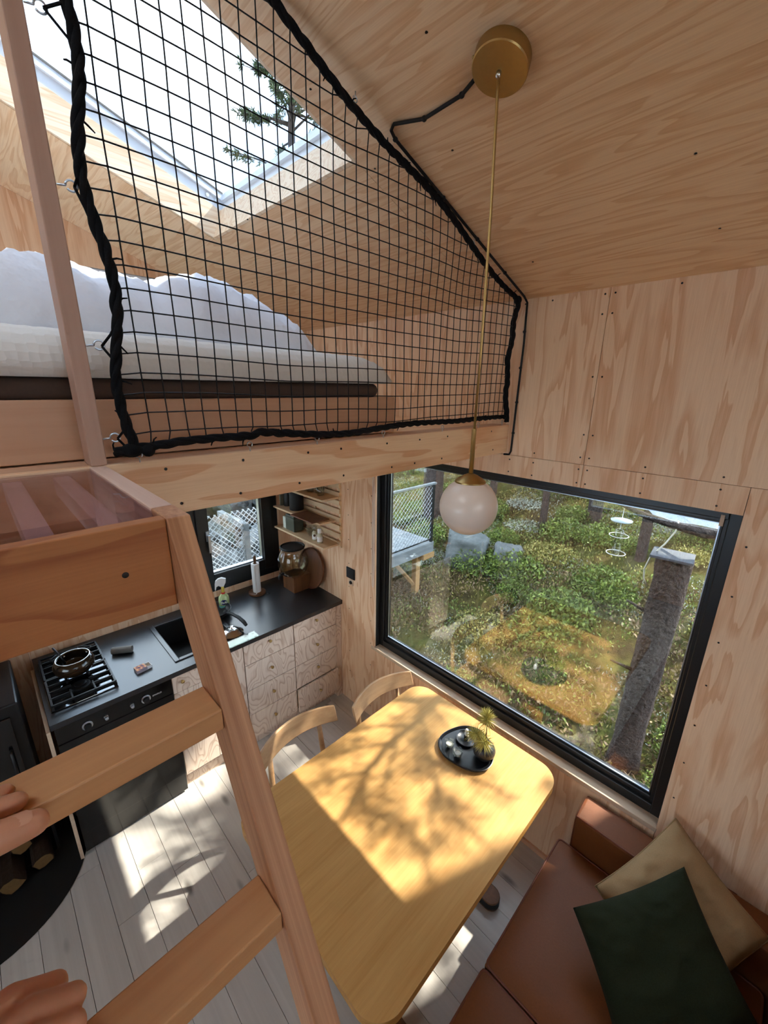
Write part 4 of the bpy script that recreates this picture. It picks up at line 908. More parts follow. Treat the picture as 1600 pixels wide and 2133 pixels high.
def log(y, z, r, x1, an, label):
    t = thing('firewood_log', label, 'firewood', (x1-0.15, y, z), group='split logs under the wood stove')
    x0 = -2.86; poly = []
    for k in range(12):
        a = -0.15+2*PI*k/12; rr = r*(1+0.12*math.sin(k*2.1+y*30)); rr = rr if (k % 12) > 3 else rr*0.72; poly.append((y+rr*math.cos(a+an), z+rr*math.sin(a+an)))
    B().prism(poly, 'x', x0, x1).build('wood', M['bark'], t)
    cx_, cz_ = y, z; B().prism([(cx_+(p[0]-cx_)*0.9, cz_+(p[1]-cz_)*0.9) for p in poly], 'x', x1+0.0002, x1+0.003).build('cut_end', M['logend'], t)
log(-0.30, 0.066, 0.05, -2.33, 0.4, 'split pale log sticking out furthest under the stove'); log(-0.175, 0.062, 0.046, -2.37, 1.2, 'short split log nearest the oven under the stove')
log(-0.43, 0.064, 0.05, -2.39, 2.2, 'split log at the far end under the stove'); log(-0.24, 0.155, 0.042, -2.44, 0.9, 'darker log lying on top of the others under the stove')

# ------------------------------------------------------------------ dining table
TX0, TX1, TY0, TY1, TZ = -1.376, -0.474, 0.478, 1.694, 0.74
def rrect(x0, x1, y0, y1, r, n=10):
    p = []
    for (cx, cy_, a0) in ((x1-r,y1-r,0),(x0+r,y1-r,90),(x0+r,y0+r,180),(x1-r,y0+r,270)):
        for k in range(n+1):
            a = math.radians(a0+90*k/n); p.append((cx+r*math.cos(a), cy_+r*math.sin(a)))
    return p
tb = thing('dining_table', 'oak dining table with rounded corners below the picture window', 'table', (-0.925, 1.09, 0.0))
B().prism(rrect(TX0, TX1, TY0, TY1, 0.10), 'z', TZ-0.004, TZ).build('table_top', M['oak'], tb)
B().prism(rrect(TX0+0.0005, TX1-0.0005, TY0+0.0005, TY1-0.0005, 0.10), 'z', TZ-0.04, TZ-0.0042).build('table_edge', M['oak_edge'], tb, smooth=True, auto=40)
def capsule(x0, x1, yc, r, n=10):
    return [(x1-r+r*math.cos(a), yc+r*math.sin(a)) for a in np.linspace(-PI/2, PI/2, n)] + [(x0+r+r*math.cos(a), yc+r*math.sin(a)) for a in np.linspace(PI/2, 3*PI/2, n)]
for yc in (1.42, 0.74):
    ft = B().prism(capsule(-1.22, -0.575, yc, 0.045), 'z', 0.0005, 0.055).build('foot', M['stand'], tb, smooth=True, auto=40, bevel=0.003)
    B().prism(capsule(-1.221, -0.574, yc, 0.046), 'z', 0.012, 0.046).build('foot_band', M['blackmat'], ft, smooth=True, auto=40)
    B().prism(capsule(-1.0, -0.85, yc, 0.035), 'z', 0.0552, TZ-0.07).build('column', M['oak_edge'], tb, smooth=True, auto=40)
    B().box(-1.24, -0.61, yc-0.035, yc+0.035, TZ-0.069, TZ-0.0405).build('top_brace', M['oak_edge'], tb)

# ------------------------------------------------------------------ dining chairs (face +x)
def make_chair(label):
    t = thing('dining_chair', label, 'chair', (0,0,0), group='wooden chairs along the table')
    W = 0.235
    # curved backrest
    b = B(); n = 22; v = []
    for j in range(n+1):
        u = -1+2*j/n; yy = W*u; xx = -0.075*(1-u*u)*1.0; tilt = 0.03
        hgt = 0.098*(1-0.10*u*u); zt = 0.790-0.006*u*u; th_ = 0.019
        for (dx, z) in ((0.0, zt-hgt), (-tilt*0.5, zt-hgt*0.5), (-tilt, zt), (-tilt-th_*0.8, zt-0.003), (-tilt*0.5-th_*1.15, zt-hgt*0.5), (-th_*0.8, zt-hgt+0.003)): v.append((xx+dx, yy, z))
    f = []
    for j in range(n):
        for k in range(6): f.append((j*6+k, j*6+(k+1) % 6, (j+1)*6+(k+1) % 6, (j+1)*6+k))
    f.append(tuple(range(6))[::-1]); f.append(tuple(n*6+k for k in range(6)))
    b.raw(v, f).build('backrest', M['chair'], t, world=False, smooth=True, auto=50, bevel=0.005, weld=True)
    for s_ in (-1, 1):
        B().tube([(-0.085, 0.155*s_, 0.72), (-0.055, 0.165*s_, 0.46), (-0.085, 0.19*s_, 0.0005)], [0.0125,0.0155,0.011], 14).build('leg', M['chair'], t, world=False, smooth=True)
        B().tube([(0.33, 0.175*s_, 0.435), (0.355, 0.195*s_, 0.0005)], [0.0155,0.011], 14).build('leg', M['chair'], t, world=False, smooth=True)
        B().tube([(-0.07, 0.168*s_, 0.40), (0.335, 0.178*s_, 0.40)], 0.011, 10).build('rail', M['chair'], t, world=False, smooth=True)
    B().prism(rrect(-0.07, 0.37, -0.215, 0.215, 0.07), 'z', 0.438, 0.458).build('seat', M['chair'], t, world=False, smooth=True, auto=40, bevel=0.005)
    return t
ch1 = make_chair('curved back wooden chair nearest the ladder'); ch1.location = (-1.505, 0.925, 0.0); ch1.rotation_euler = (0,0,0.02)
ch2 = copy_tree(ch1); ch2['label'] = 'curved back wooden chair closest to the picture window'; ch2.location = (-1.415, 1.455, 0.0); ch2.rotation_euler = (0,0,-0.03)

# ------------------------------------------------------------------ things on the table
tray = thing('black_tray', 'black rounded triangular tray on the sunny table', 'tray', (-0.86, 1.49, TZ+0.0005))
def blob(c, R_, n=60, k=0.0, rot=0.0, sx=1.0, sy=1.0, amp=0.12):
    p = []
    for i in range(n):
        a = 2*PI*i/n; r = R_*(1+amp*math.cos(3*(a-rot))*0.55)
        p.append((c[0]+sx*r*math.cos(a), c[1]+sy*r*math.sin(a)))
    return p
TC = (-0.872, 1.486)
def blob_rows(rows):
    b = B(); n = 60
    for (R_, z) in rows:
        for (x, y) in blob(TC, R_, n, rot=math.radians(222), sx=1.02, sy=0.98): b.v.append((x, y, z))
    for j in range(len(rows)-1):
        for i in range(n): b.f.append((j*n+i, j*n+(i+1) % n, (j+1)*n+(i+1) % n, (j+1)*n+i))
    b.f.append(tuple(range(n))[::-1]); b.f.append(tuple((len(rows)-1)*n+i for i in range(n))); return b
M['tray'] = plain('black_ceramic', srgb(24,25,28), 0.28, 0, 0.5, 80, 0.1)
zt = TZ+0.0006
blob_rows([(0.112,zt),(0.130,zt+0.005),(0.137,zt+0.020),(0.134,zt+0.021),(0.126,zt+0.008),(0.112,zt+0.0062)]).build('dish', M['tray'], tray, smooth=True, auto=50)
ZT = zt+0.0066
vase = thing('round_vase', 'round matte black vase holding a pine sprig', 'vase', (-0.787,1.508,ZT))
VP = Vector((-0.787,1.508,ZT))
B().lathe([(0.024,0.0),(0.040,0.007),(0.053,0.030),(0.055,0.046),(0.048,0.066),(0.032,0.082),(0.018,0.088),(0.015,0.088),(0.013,0.082),(0,0.08)], VP, 36).build('body', plain('vase_black', srgb(34,34,36), 0.42), vase, smooth=True)
spg = thing('pine_sprig', 'yellow green pine sprig standing in the round vase', 'plant', (-0.815,1.545,ZT+0.07))
M['needle_y'] = plain('sprig_needles', srgb(184,172,92), 0.6, 0, 0.3, 20, 0.25); M['twig'] = plain('twig_bark', srgb(88,62,36), 0.9)
stems = [[VP+Vector((0,0,0.075)), VP+Vector((-0.016,-0.012,0.115)), VP+Vector((-0.042,-0.034,0.135))], [VP+Vector((0,0,0.075)), VP+Vector((0.0,0.006,0.13)), VP+Vector((-0.012,0.024,0.185)), VP+Vector((-0.024,0.034,0.212))], [VP+Vector((0,0,0.075)), VP+Vector((0.006,-0.012,0.105)), VP+Vector((0.008,-0.026,0.115))]]
b = B()
for s_ in stems: b.tube(s_, [0.003]*(len(s_)-1)+[0.002], 6)
b.build('twig', M['twig'], spg, smooth=True)
b = B(); r2 = random.Random(3)
def needle(b, p, d, L, w_):
    d = d.normalized(); s_ = d.orthogonal().normalized(); s_ = (s_*math.cos(r2.uniform(0,6.28))+d.cross(s_)*math.sin(r2.uniform(0,6.28))).normalized()*w_; q = p+d*L*0.55+Vector((0,0,-L*0.04)); e = p+d*L+Vector((0,0,-L*0.16))
    n0 = len(b.v); t3 = d.cross(s_).normalized()*w_*0.7
    b.v += [tuple(p-s_),tuple(p+s_),tuple(p+t3),tuple(q-s_),tuple(q+s_),tuple(q+t3),tuple(e)]
    b.f += [(n0,n0+1,n0+4,n0+3),(n0+1,n0+2,n0+5,n0+4),(n0+2,n0,n0+3,n0+5),(n0+3,n0+4,n0+6),(n0+4,n0+5,n0+6),(n0+5,n0+3,n0+6)]
for (s_, cnt, sp_) in ((stems[0], 330, 1.0), (stems[1], 300, 1.0), (stems[2], 260, 1.0)):
    tip = s_[-1]; dr = (s_[-1]-s_[-2]).normalized()
    for i in range(cnt):
        u = r2.random(); p = s_[-2].lerp(tip, u); d = dr*r2.uniform(0.1,1.0) + Vector((r2.uniform(-1,1), r2.uniform(-1,1), r2.uniform(-0.8,0.7)))*1.0
        needle(b, p, d, r2.uniform(0.045,0.068), 0.0011)
o = b.build('needles', M['needle_y'], spg); o['kind'] = 'stuff'
cn = thing('candle_holder', 'black dished candle holder at the back of the tray', 'candle holder', (-0.90,1.545,ZT))
CP = Vector((-0.905,1.528,ZT))
B().lathe([(0.03,0.0),(0.05,0.006),(0.054,0.016),(0.052,0.0165),(0.044,0.008),(0.012,0.007),(0.013,0.036),(0.0105,0.037),(0.0105,0.02),(0,0.02)], CP, 40).build('dish', M['tray'], cn, smooth=True, auto=50)
cd = thing('candle_stub', 'short white candle stub in the black holder', 'candle', (CP.x,CP.y,ZT+0.02))
B().lathe([(0.010,0.0205),(0.010,0.062),(0.007,0.070),(0.003,0.073)], CP, 18).build('wax', M['white'], cd, smooth=True, auto=50)
B().tube([CP+Vector((0,0,0.072)), CP+Vector((0.001,0.001,0.08))], 0.0009, 5).build('wick', M['iron'], cd)
for (x, y, lab, rz) in ((-0.940,1.428,'clear glass tealight holder nearest the chairs on the tray',0.2), (-0.876,1.412,'clear glass tealight holder at the front of the tray',0.7)):
    tl = thing('tealight_glass', lab, 'tealight holder', (x,y,ZT), rz=rz, group='tealight holders on the black tray')
    prof = [(0.018,0.0005),(0.021,0.006),(0.026,0.036),(0.0245,0.036),(0.020,0.016),(0.0,0.015)]
    b = B(); n = 6
    for (r, z) in prof:
        for k in range(n):
            a = 2*PI*k/n; zz = z + (0.006*(k % 2) if z > 0.03 else 0); b.v.append((r*math.cos(a), r*math.sin(a), zz))
    for j in range(len(prof)-1):
        for k in range(n): b.f.append((j*n+k, j*n+(k+1) % n, (j+1)*n+(k+1) % n, (j+1)*n+k))
    b.f.append(tuple(range(n))[::-1]); b.build('cup', M['jar'], tl, world=False)
    B().lathe([(0.0165,0.0155),(0.0165,0.026),(0.0155,0.0262),(0.0155,0.023),(0,0.0228)], (0,0,0), 24).build('tealight', plain('tealight_wax', srgb(196,194,184), 0.5), tl, world=False, smooth=True, auto=40)

# ------------------------------------------------------------------ sofa
sofa = thing('leather_sofa', 'cognac brown leather sofa in the corner by the picture window', 'sofa', (0.05, 0.7, 0.0))
SXF = -0.42
def cushion(x0, x1, y0, y1, z0, z1, bul=0.012, r=0.02):
    b = B(); nx, ny = 14, 16; n = 0
    def P_(u, w_, top):
        x = x0+(x1-x0)*u; yy = y0+(y1-y0)*w_; e = min(u, 1-u)*min(1, (x1-x0)/0.4); e2 = min(w_, 1-w_)
        k = (1-max(0, 1-e/0.12)**2)*(1-max(0, 1-e2/0.12)**2)
        return (x, yy, (z1-bul+bul*k) if top else z0)
    for top in (1, 0):
        for j in range(ny+1):
            for i in range(nx+1): b.v.append(P_(i/nx, j/ny, top))
    N = (nx+1)*(ny+1)
    for j in range(ny):
        for i in range(nx):
            a = j*(nx+1)+i; b.f.append((a, a+1, a+nx+2, a+nx+1)); b.f.append((N+a+nx+1, N+a+nx+2, N+a+1, N+a))
    for i in range(nx): b.f.append((i, N+i, N+i+1, i+1)); a = ny*(nx+1)+i; b.f.append((a+1, N+a+1, N+a, a))
    for j in range(ny): a = j*(nx+1); b.f.append((a+nx+1, N+a+nx+1, N+a, a)); a += nx; b.f.append((a, N+a, N+a+nx+1, a+nx+1))
    return b
def piped(name, x0, x1, y0, y1, z0, z1, parent):
    o = cushion(x0, x1, y0, y1, z0, z1).build(name, M['leather'], parent, smooth=True, auto=60, bevel=0.006)
    zz = z1-0.012; pts = [(q[0], q[1], zz) for q in rrect(x0+0.003, x1-0.003, y0+0.003, y1-0.003, 0.018, 5)]
    B().tube(pts, 0.0042, 8, closed=True).build('piping', M['leather_seam'], o, smooth=True); return o
piped('seat_cushion', SXF, 0.33, 0.985, 1.645, 0.26, 0.445, sofa); piped('seat_cushion', SXF, 0.33, 0.315, 0.978, 0.26, 0.445, sofa); piped('seat_cushion', SXF, 0.33, -0.36, 0.308, 0.26, 0.445, sofa)
B().box(SXF+0.03, 0.70, -0.36, 1.645, 0.10, 0.258).build('base', M['leather'], sofa, bevel=0.01)
ar = B().box(-0.372, 0.70, 1.652, 1.80, 0.10, 0.615).build('arm', M['leather'], sofa, bevel=0.012, seg=3)
B().tube([(-0.368,1.655,0.15),(-0.368,1.655,0.60),(-0.366,1.657,0.611),(0.2,1.657,0.611)], 0.004, 8).tube([(-0.368,1.797,0.15),(-0.368,1.797,0.60),(-0.366,1.795,0.611),(0.2,1.795,0.611)], 0.004, 8).tube([(-0.368,1.655,0.608),(-0.368,1.797,0.608)], 0.004, 8).build('piping', M['leather_seam'], ar, smooth=True)
for (y0, y1) in ((0.985,1.645),(0.315,0.978),(-0.36,0.308)):
    B().obox((0.435,(y0+y1)/2,0.60), ((1,0,0.22),(0,1,0),(-0.22,0,1)), (0.075,(y1-y0)/2-0.002,0.17)).build('back_cushion', M['leather'], sofa, bevel=0.025, seg=3)
B().box(0.535,0.70,-0.36,1.651,0.2585,0.70).build('backrest', M['leather'], sofa, bevel=0.012)
B().box(-0.372,0.70,-0.50,-0.362,0.10,0.615).build('arm', M['leather'], sofa, bevel=0.012)
for (x, y) in ((-0.34,1.72),(0.64,1.72),(-0.34,-0.43),(0.64,-0.43)): B().lathe([(0.016,0.0005),(0.022,0.0998)], (x,y,0), 14).build('leg', M['blackmat'], sofa, smooth=True)

def pillow(name, label, T, L_, R_, th, mat, pipe=None, seed=0):
    T, L_, R_ = Vector(T), Vector(L_), Vector(R_); Bc = L_+R_-T; c = (L_+R_)/2
    u = (L_-T); w_ = (R_-T); n = u.cross(w_).normalized(); n = n if n.z > 0 else -n
    t = thing(name, label, 'cushion', c - Vector((0,0,0.1)))
    N = 40; b = B()
    for sgn in (1, -1):
        for j in range(N+1):
            for i in range(N+1):
                a, q = i/N, j/N; ea = 1-(2*a-1)**4; eq = 1-(2*q-1)**4
                pin_a = 0.07*math.sin(a*PI)*(2*q-1); pin_q = 0.07*math.sin(q*PI)*(2*a-1)
                p = T + u*(a-0.5*pin_q*0.8+0) + w_*(q-0.5*pin_a*0.8)
                h = th*0.5*(max(0, ea*eq)**0.62)
                wr = 0.016*noise.noise(Vector((a*4+seed, q*4, sgn)))*ea*eq - 0.016*abs(noise.noise(Vector((a*5+seed, q*9, sgn*2))))*(ea*eq)**0.5 + 0.006*math.sin((a+q)*34+4*noise.noise(Vector((a*4,q*4,seed))))*math.exp(-6*min(a,1-a,q,1-q))*(ea*eq)**0.4
                b.v.append(tuple(p + n*(sgn*h+wr)))
    K = (N+1)*(N+1)
    for j in range(N):
        for i in range(N):
            a = j*(N+1)+i; b.f.append((a, a+1, a+N+2, a+N+1)); b.f.append((K+a+N+1, K+a+N+2, K+a+1, K+a))
    o = b.build('cushion_body', mat, t, smooth=True, weld=True)
    if pipe:
        pts = []
        for k in range(4*N):
            s_, i = divmod(k, N); f_ = i/N
            a, q = ((f_,0),(1,f_),(1-f_,1),(0,1-f_))[s_]
            pin_a = 0.07*math.sin(a*PI)*(2*q-1); pin_q = 0.07*math.sin(q*PI)*(2*a-1)
            pts.append(T + u*(a-0.5*pin_q*0.8) + w_*(q-0.5*pin_a*0.8))
        B().tube(pts, 0.0024, 6, closed=True).build('seam_piping', pipe, t, smooth=True)
    return t
pillow('beige_cushion', 'beige linen cushion with a piped edge leaning in the sofa corner', (-0.037,1.785,0.80), (-0.205,1.43,0.60), (0.30,1.69,0.63), 0.17, M['linen'], M['linen'], 3)
pillow('green_cushion', 'dark green wool cushion lying in front of the beige one', (0.028,1.60,0.79), (-0.235,1.28,0.62), (0.30,1.40,0.60), 0.16, M['green'], None, 8)

# ------------------------------------------------------------------ the climber's hands on the ladder treads
def capsules(b, pts, rr, n=14):
    pts = [Vector(p) for p in pts]
    b.tube(pts, list(rr), n)
    for p, r in zip(pts, rr): b.ball(p, r*0.995, 12, 8)
hand1 = thing('hand', 'hand resting on the upper ladder tread with fingers pointing along it', 'hand', (-0.45,-0.12,2.129))
b = B(); z1 = 2.1285
capsules(b, [(-0.412,-0.135,z1+0.020),(-0.409,-0.080,z1+0.014),(-0.409,-0.050,z1+0.008),(-0.410,-0.028,z1+0.003)], [0.019,0.0155,0.0140,0.0115])
capsules(b, [(-0.446,-0.135,z1+0.024),(-0.441,-0.090,z1+0.022),(-0.439,-0.058,z1+0.014),(-0.440,-0.037,z1+0.0085)], [0.015,0.0110,0.0100,0.0090])
capsules(b, [(-0.469,-0.135,z1+0.022),(-0.463,-0.090,z1+0.018),(-0.461,-0.060,z1+0.011),(-0.461,-0.044,z1+0.0075)], [0.014,0.0098,0.0088,0.0078])
capsules(b, [(-0.490,-0.14,z1+0.018),(-0.482,-0.10,z1+0.015),(-0.479,-0.08,z1+0.009),(-0.478,-0.068,z1+0.007)], [0.013,0.0085,0.0078,0.007])
capsules(b, [(-0.42,-0.19,z1+0.012),(-0.390,-0.165,z1-0.004),(-0.385,-0.125,z1-0.016),(-0.388,-0.10,z1-0.022)], [0.017,0.0125,0.0115,0.0095])
capsules(b, [(-0.42,-0.145,z1+0.024),(-0.45,-0.15,z1+0.026),(-0.48,-0.155,z1+0.022)], [0.018,0.018,0.015])
capsules(b, [(-0.425,-0.19,z1+0.026),(-0.455,-0.195,z1+0.028),(-0.475,-0.195,z1+0.024)], [0.02,0.02,0.016])
capsules(b, [(-0.44,-0.23,z1+0.032),(-0.43,-0.30,z1+0.05),(-0.40,-0.42,z1+0.06)], [0.026,0.028,0.036])
capsules(b, [(-0.445,-0.17,z1+0.026),(-0.44,-0.235,z1+0.032)], [0.026,0.027])
remeshed(b, 'hand_skin', M['skin'], 0.0026, hand1, 5)
def nail(p, d, up, L, W_, parent):
    d = Vector(d).normalized(); up = Vector(up); up = (up-d*up.dot(d)).normalized(); s_ = d.cross(up); p = Vector(p); b = B()
    for i in range(7):
        a = -1+i/3; xw = W_*math.sqrt(max(0.04, 1-(max(0, abs(a)-0.55)/0.55)**2))
        for j in range(5):
            c_ = -1+j/2; b.v.append(tuple(p + d*L*a + s_*xw*c_ + up*(-0.0022*c_*c_)))
    for i in range(6):
        for j in range(4): b.f.append((i*5+j, i*5+j+1, (i+1)*5+j+1, (i+1)*5+j))
    return b.build('nail', M['nail'], parent, smooth=True)
nail((-0.4095,-0.037,z1+0.0178), (0.0,1,-0.22), (0.05,0.25,1), 0.0095, 0.0078, hand1)
nail((-0.440,-0.045,z1+0.0192), (0.0,1,-0.27), (0,0.25,1), 0.0065, 0.0056, hand1)
hand2 = thing('hand', 'clenched hand gripping the lower ladder tread', 'hand', (-0.42,-0.12,1.905))
b = B(); z2 = 1.905
def K(x, y, z): return (x+0.034, y-0.012, z2+z-0.012)
for i, (x, dy) in enumerate(((-0.455,-0.008),(-0.432,0.004),(-0.409,0.0),(-0.387,-0.012))):
    capsules(b, [K(x, -0.125+dy, 0.040), K(x+0.003, -0.060+dy, 0.046), K(x+0.006, -0.030+dy, 0.030), K(x+0.006, -0.036+dy, 0.010)], [0.016,0.0145,0.0125,0.0105])
capsules(b, [K(-0.46,-0.13,0.036), K(-0.42,-0.13,0.042), K(-0.385,-0.135,0.034)], [0.018,0.02,0.018])
capsules(b, [K(-0.455,-0.18,0.036), K(-0.42,-0.18,0.042), K(-0.39,-0.185,0.036)], [0.018,0.022,0.018])
capsules(b, [K(-0.39,-0.19,0.026), K(-0.364,-0.13,0.020), K(-0.362,-0.085,0.018), K(-0.37,-0.058,0.016)], [0.018,0.0145,0.0125,0.0105])
capsules(b, [K(-0.43,-0.22,0.04), K(-0.42,-0.30,0.05), K(-0.38,-0.42,0.07)], [0.026,0.028,0.036])
capsules(b, [K(-0.43,-0.14,0.04), K(-0.43,-0.225,0.04)], [0.026,0.027])
remeshed(b, 'hand_skin', M['skin'], 0.0026, hand2, 5)

# ------------------------------------------------------------------ outside: ground
def gz(x, y):
    k = -1.08 + 0.17*max(0.0, y-4.2) - 0.10*max(0.0, 3.2-y)*0.3
    k += 0.16*max(0.0, -5.2-x)*(1.0 if y < 3.5 else max(0.25, 1-(y-3.5)*0.5))
    if x < -3.3 and y < 4.0: k += 0.25
    return k + 0.16*noise.noise(Vector((x*0.45, y*0.45, 2))) + 0.06*noise.noise(Vector((x*1.5, y*1.5, 5)))
b = B(); nx, ny = 150, 150; xs = np.linspace(-26, 14, nx+1); ys_ = np.linspace(-12, 30, ny+1)
for yy in ys_:
    for xx in xs: b.v.append((xx, yy, gz(xx, yy)))
b.f = [(j*(nx+1)+i, j*(nx+1)+i+1, (j+1)*(nx+1)+i+1, (j+1)*(nx+1)+i) for j in range(ny) for i in range(nx)]
t = NT('forest_floor'); v = t.coords((1,1,1), rand=False); n1 = t.noise(v, 1.1, 4, 0.6); n2 = t.noise(v, 14, 5, 0.7); n3 = t.noise(v, 60, 3, 0.7)
c = t.ramp(n1, [(0.34, srgb(70,60,44)), (0.47, srgb(92,86,52)), (0.55, srgb(78,86,44)), (0.66, srgb(120,114,94))])
c = t.mix(0.65, c, t.ramp(n2, [(0.3, srgb(54,46,34)), (0.5, srgb(132,124,84)), (0.72, srgb(196,190,158))]), 'OVERLAY')
M['ground'] = t.bsdf(c, 0.95, 0, 0.1, bump=n3, bstr=0.8, bdist=0.04)
tag(b.build('forest_floor', M['ground'], None, smooth=True), 'mossy forest floor sloping up behind the cabin', kind='structure')

# leaf materials
def leaf(name, a, c_):
    t = NT(name); oi = t.n('ShaderNodeObjectInfo'); geo = t.n('ShaderNodeNewGeometry'); k = geo.outputs['Random Per Island']
    col = t.ramp(k, [(0.0, a), (1.0, c_)])
    return t.bsdf(col, 0.55, 0, 0.3)
M['leaf_g'] = leaf('shrub_leaf', srgb(46,62,24), srgb(112,128,54)); M['leaf_y'] = leaf('heather_leaf', srgb(92,86,40), srgb(150,142,76))
M['lichen'] = leaf('lichen', srgb(104,110,100), srgb(160,164,152)); M['leaf_b'] = leaf('dry_stem', srgb(78,58,42), srgb(132,112,82)); M['needle'] = leaf('pine_needle', srgb(44,62,30), srgb(92,112,58))
M['pinebark'] = plain('pine_bark', srgb(64,56,53), 0.95, 0, 0.15, 22, 0.55, 1.0, 0.05); M['stone'] = plain('granite', srgb(88,92,92), 0.9, 0, 0.2, 12, 0.5, 0.6, 0.03)
rg = np.random.default_rng(5)
def quads(cent, dirs, L, W_, up=0.3):
    n = len(cent); d = dirs/np.linalg.norm(dirs, axis=1, keepdims=True); s_ = np.cross(d, rg.normal(size=(n,3))); s_ /= np.linalg.norm(s_, axis=1, keepdims=True)
    L = np.asarray(L).reshape(-1,1); W_ = np.asarray(W_).reshape(-1,1)
    v = np.stack([cent-s_*W_*0.3, cent+s_*W_*0.3, cent+d*L*0.6+s_*W_*0.5, cent+d*L, cent+d*L*0.6-s_*W_*0.5], 1).reshape(-1,3)
    f = np.arange(n*5).reshape(-1,5); return v, f
def mesh_np(name, v, f, mat):
    me = bpy.data.meshes.new(name); nv, nf, k = len(v), len(f), f.shape[1]
    me.vertices.add(nv); me.vertices.foreach_set('co', v.astype(np.float32).ravel()); me.loops.add(nf*k); me.loops.foreach_set('vertex_index', f.astype(np.int32).ravel())
    me.polygons.add(nf); me.polygons.foreach_set('loop_start', np.arange(0, nf*k, k, dtype=np.int32)); me.polygons.foreach_set('loop_total', np.full(nf, k, dtype=np.int32)); me.update(calc_edges=True); me.materials.append(mat); return me
def carpet(name, label, n, mat, size, xr, yr, hgt, seed, thr):
    r = np.random.default_rng(seed); x = r.uniform(*xr, n*3); yv = r.uniform(*yr, n*3); keep = []
    for i in range(n*3):
        if x[i] > -4.0 and yv[i] < 2.05: continue
        if -9 < x[i] < -3.0 and yv[i] < 5.35 and x[i] < -4.0 and False: continue
        if noise.noise(Vector((x[i]*0.8+seed, yv[i]*0.8, 0))) > thr: keep.append(i)
        if len(keep) >= n: break
    z = np.array([gz(x[i], yv[i]) for i in keep]); m = len(keep)
    c = np.stack([x[keep], yv[keep], z + r.uniform(0, hgt, m)], 1); d = r.normal(size=(m,3)); d[:,2] = np.abs(d[:,2])+0.5
    v, f = quads(c, d, r.uniform(0.6,1.3,m)*size, r.uniform(0.5,1.0,m)*size*0.55)
    o = bpy.data.objects.new(name, mesh_np(name, v, f, mat)); COL.objects.link(o); tag(o, label, name.split('_')[-1], kind='stuff')
carpet('ground_heather', 'yellow green heather growing over the slope outside', 26000, M['leaf_y'], 0.045, (-10,3), (2.2,13), 0.06, 1, -0.1)
carpet('ground_bilberry', 'green bilberry leaves covering the forest floor', 30000, M['leaf_g'], 0.045, (-10,3), (2.2,13), 0.14, 2, 0.02)
carpet('ground_lichen', 'pale grey lichen patches on the forest floor', 26000, M['lichen'], 0.035, (-10,3), (2.2,12), 0.05, 3, 0.08)
carpet('ground_twigs', 'brown dry twigs and grass near the cabin wall', 26000, M['leaf_b'], 0.055, (-8,2), (2.1,7), 0.05, 4, -0.25)
# shrubs
def shrub_proto(name, mat, n, R_, h, size, seed):
    r = np.random.default_rng(seed); a = r.uniform(0, 2*PI, n); q = np.sqrt(r.uniform(0,1,n))*R_; z = r.uniform(0.02, 1, n)**0.7*h*(1-0.5*(q/R_)**2)
    c = np.stack([q*np.cos(a), q*np.sin(a), z], 1); d = r.normal(size=(n,3)); d[:,2] += 0.7
    v, f = quads(c, d, r.uniform(0.6,1.3,n)*size, r.uniform(0.5,1,n)*size*0.6); return mesh_np(name, v, f, mat)
protos = [shrub_proto('shrub_leaves', M['leaf_g'], 1400, 0.42, 0.42, 0.05, 11), shrub_proto('shrub_leaves', M['leaf_y'], 1200, 0.5, 0.28, 0.05, 12), shrub_proto('shrub_leaves', leaf('bush_leaf', srgb(28,42,18), srgb(88,108,42)), 1800, 0.6, 0.9, 0.06, 13), shrub_proto('shrub_leaves', M['lichen'], 1100, 0.45, 0.16, 0.04, 14)]
labs = [('bilberry_shrub', 'low green leafy shrub on the slope beyond the picture window'), ('heather_clump', 'yellow green heather clump beyond the picture window'), ('leafy_bush', 'tall dark green bush at the forest edge'), ('lichen_mound', 'pale lichen mound on the forest floor')]
r3 = random.Random(21)
def put_shrub(k, x, y, s_=1.0):
    o = bpy.data.objects.new(labs[k][0], protos[k]); COL.objects.link(o); o.location = (x, y, gz(x, y)-0.03); o.rotation_euler = (0,0,r3.uniform(0,6.28)); o.scale = (s_, s_, s_*r3.uniform(0.8,1.2))
    tag(o, labs[k][1], 'shrub', labs[k][0].replace('_',' ')+' group outside')
for i in range(34):
    x = r3.uniform(-6.5, 0.3); y = r3.uniform(4.6, 9.5)
    if abs(x+0.57) < 0.4 and y < 4.8: continue
    if x < -3.9 and y < 5.9: continue
    if abs(x+y*0.66) > 9: continue
    put_shrub(r3.choice((0,0,1,3,3,0)), x, y, r3.uniform(0.7,1.25))
for i in range(26): put_shrub(2, r3.uniform(-11, 1.0), r3.uniform(9.3, 13.5), r3.uniform(0.8,1.5))
for (k, x, y, s_) in ((0,0.1,3.2,0.7),(0,-0.1,4.5,0.9),(1,0.25,5.6,1.0),(0,-0.15,3.8,0.6),(0,-2.35,3.6,0.6),(1,-2.8,4.9,0.9),(0,-5.5,2.0,1.0),(1,-6.5,3.0,1.2),(2,-8.0,3.2,1.0),(3,-6.0,1.2,1.2),(3,-7.2,2.2,1.3)): put_shrub(k, x, y, s_)
